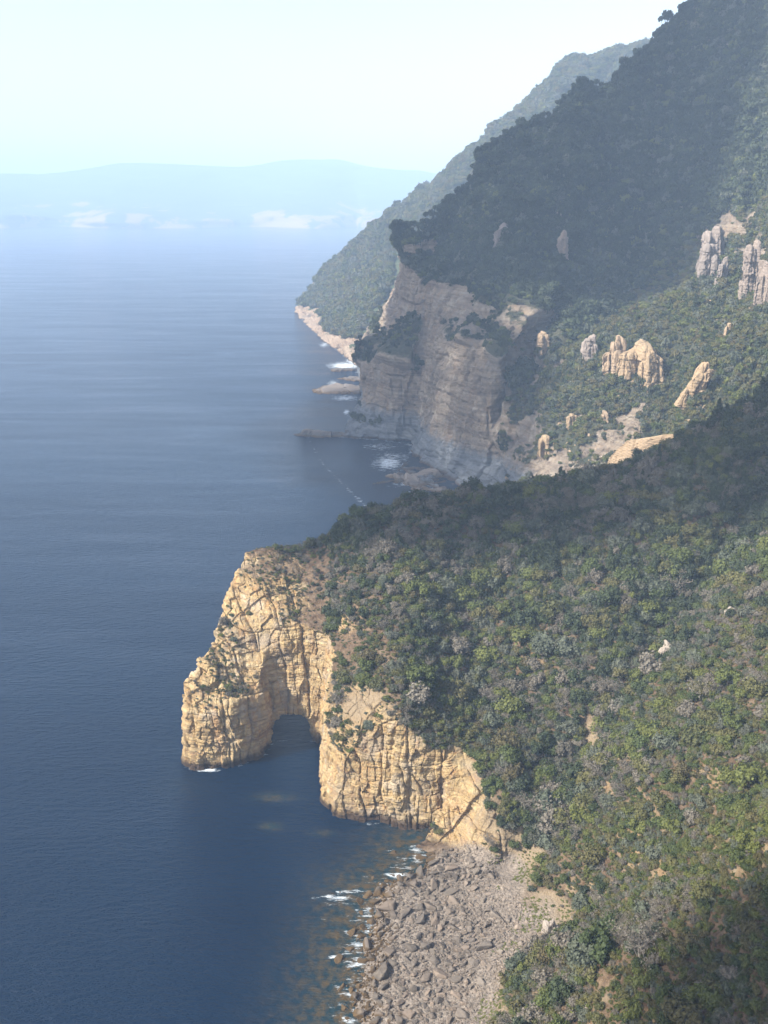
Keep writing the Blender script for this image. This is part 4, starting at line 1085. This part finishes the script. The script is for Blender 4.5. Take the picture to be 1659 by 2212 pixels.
if me.polygons[0].normal.z < 0: me.flip_normals()
tag(link('sea', me), 'calm deep blue bay', None, None, 'structure')

# ---------------------------------------------------------------- light, sky, haze
AZ = Vector((-.92, -.40, 0)).normalized(); EL = 39.
sd = Vector((AZ.x * math.cos(R(EL)), AZ.y * math.cos(R(EL)), math.sin(R(EL))))
sun = bpy.data.lights.new('sun', 'SUN'); sun.energy = 5.0; sun.angle = R(.5); sun.color = (1., .97, .91)
so = bpy.data.objects.new('sun', sun); COL.objects.link(so); so.rotation_euler = (-sd).to_track_quat('-Z', 'Y').to_euler(); so.location = sd * 900
w = bpy.data.worlds.new('World'); sc.world = w; w.use_nodes = True
nt = w.node_tree; bg = nt.nodes['Background']; sk = nt.nodes.new('ShaderNodeTexSky'); sk.sky_type = 'NISHITA'; sk.sun_disc = False
sk.sun_elevation = R(EL); sk.sun_rotation = math.atan2(AZ.x, AZ.y); sk.dust_density = 1.5; sk.ozone_density = 1.
hs_ = nt.nodes.new('ShaderNodeHueSaturation'); hs_.inputs['Saturation'].default_value = .65; hs_.inputs['Value'].default_value = 1.05; nt.links.new(sk.outputs[0], hs_.inputs['Color']); nt.links.new(hs_.outputs[0], bg.inputs[0]); bg.inputs[1].default_value = .125
def box(name, a, b, mat):
    bm = bmesh.new(); bmesh.ops.create_cube(bm, size=1)
    for v in bm.verts:
        v.co = Vector([a[k] if v.co[k] < 0 else b[k] for k in range(3)])
    me = bpy.data.meshes.new(name); bm.to_mesh(me); bm.free(); me.materials.append(mat); return link(name, me)
hm = bpy.data.materials.new('haze_air'); hm.use_nodes = True; ht = hm.node_tree
ht.nodes.remove(ht.nodes['Principled BSDF']); pv = ht.nodes.new('ShaderNodeVolumePrincipled')
pv.inputs['Density'].default_value = .0002; pv.inputs['Color'].default_value = (.58, .745, .98, 1); pv.inputs['Anisotropy'].default_value = -.2
ht.links.new(pv.outputs[0], ht.nodes['Material Output'].inputs['Volume'])
# broken cloud, high and behind the viewer's left shoulder: unseen, added to shade the mountain, upper spur, near corner and near haze
t = NT('cloud_white'); t.setc(t.mix(t.noise(.01), (.85, .85, .87), (.9, .9, .92)), 1., 0.); CM = t.m
def cloud(name, regions, hc, lab):
    rs = np.random.default_rng(len(name) + int(regions[0][0])); Vl, Fl = [], []; o = 0
    bm = bmesh.new(); bmesh.ops.create_icosphere(bm, subdivisions=1, radius=1); bv = np.array([v.co[:] for v in bm.verts]); bf = np.array([[v.index for v in f.verts] for f in bm.faces]); bm.free()
    for (cx, cy, rx, ry, ang, cover) in regions:
        n_ = int(cover * rx * ry * math.pi / 150.); a = rs.random(n_) * 6.28; q = np.sqrt(rs.random(n_)) ** .9
        ex, ey = np.cos(a) * q * rx, np.sin(a) * q * ry
        X_ = cx + ex * math.cos(ang) - ey * math.sin(ang); Y_ = cy + ex * math.sin(ang) + ey * math.cos(ang)
        kx = sd.x / sd.z * hc; ky = sd.y / sd.z * hc
        r_ = 6 + 9 * rs.random(n_) ** 2
        for i in range(n_):
            Vl.append(bv * r_[i] * [1, 1, .7] * (.85 + .3 * rs.random((len(bv), 1))) + [X_[i] + kx, Y_[i] + ky, hc + rs.normal() * 9]); Fl.append(bf + o); o += len(bv)
    me = mesh_np(name, np.concatenate(Vl), np.concatenate(Fl), CM, True); ob = link(name, me); tag(ob, lab, None, None, 'structure')
kx0, ky0 = sd.x / sd.z, sd.y / sd.z
def red(u, v, Mh=None): p = surf(u, v, Mh or (Vs_near,), 22); return np.array([p[0] - kx0 * p[2], p[1] - ky0 * p[2]])
ca_, cb_, cc_ = red(1620, 2190), red(1340, 2200), red(1645, 1990)
rr1 = float(np.hypot(*(ca_ - cb_))); rr2 = float(np.hypot(*(ca_ - cc_)))
s1, s2, s3 = red(760, 1180), red(1640, 1000), red(1200, 1300)
print('cloud regions', ca_, cb_, cc_, rr1, rr2, s1, s2, s3)
cloud('cloud', [(ca_[0] + 12, ca_[1] - 10, rr1 + 8, rr2 + 12, math.atan2(*(cb_ - ca_)[::-1]), 3.),(480, 1195, 640, 215, .52, 1.6), (60, 880, 170, 230, 0, 1.3), (250, 468, 210, 66, .12, 1.9), (222, 88, 190, 124, .05, 1.7)], 1700., 'added unseen white cloud shading slopes and haze, high above the bay')  # last region added to shade the hazy air around the camera
hz = box('haze', (-14500, -1600, -60), (14500, 14500, 560), hm); tag(hz, None, None, None, 'stuff')
sc.cycles.volume_bounces = 2; sc.cycles.max_bounces = 6; sc.cycles.diffuse_bounces = 2; sc.cycles.glossy_bounces = 2; sc.cycles.transmission_bounces = 2
sc.cycles.volume_max_steps = 64
sc.cycles.use_denoising = True
vs = sc.view_settings; vs.view_transform = 'Standard'; vs.look = 'None'; vs.exposure = 1.18; vs.gamma = 1; vs.use_curve_mapping = False
print('done', time.time() - T0)
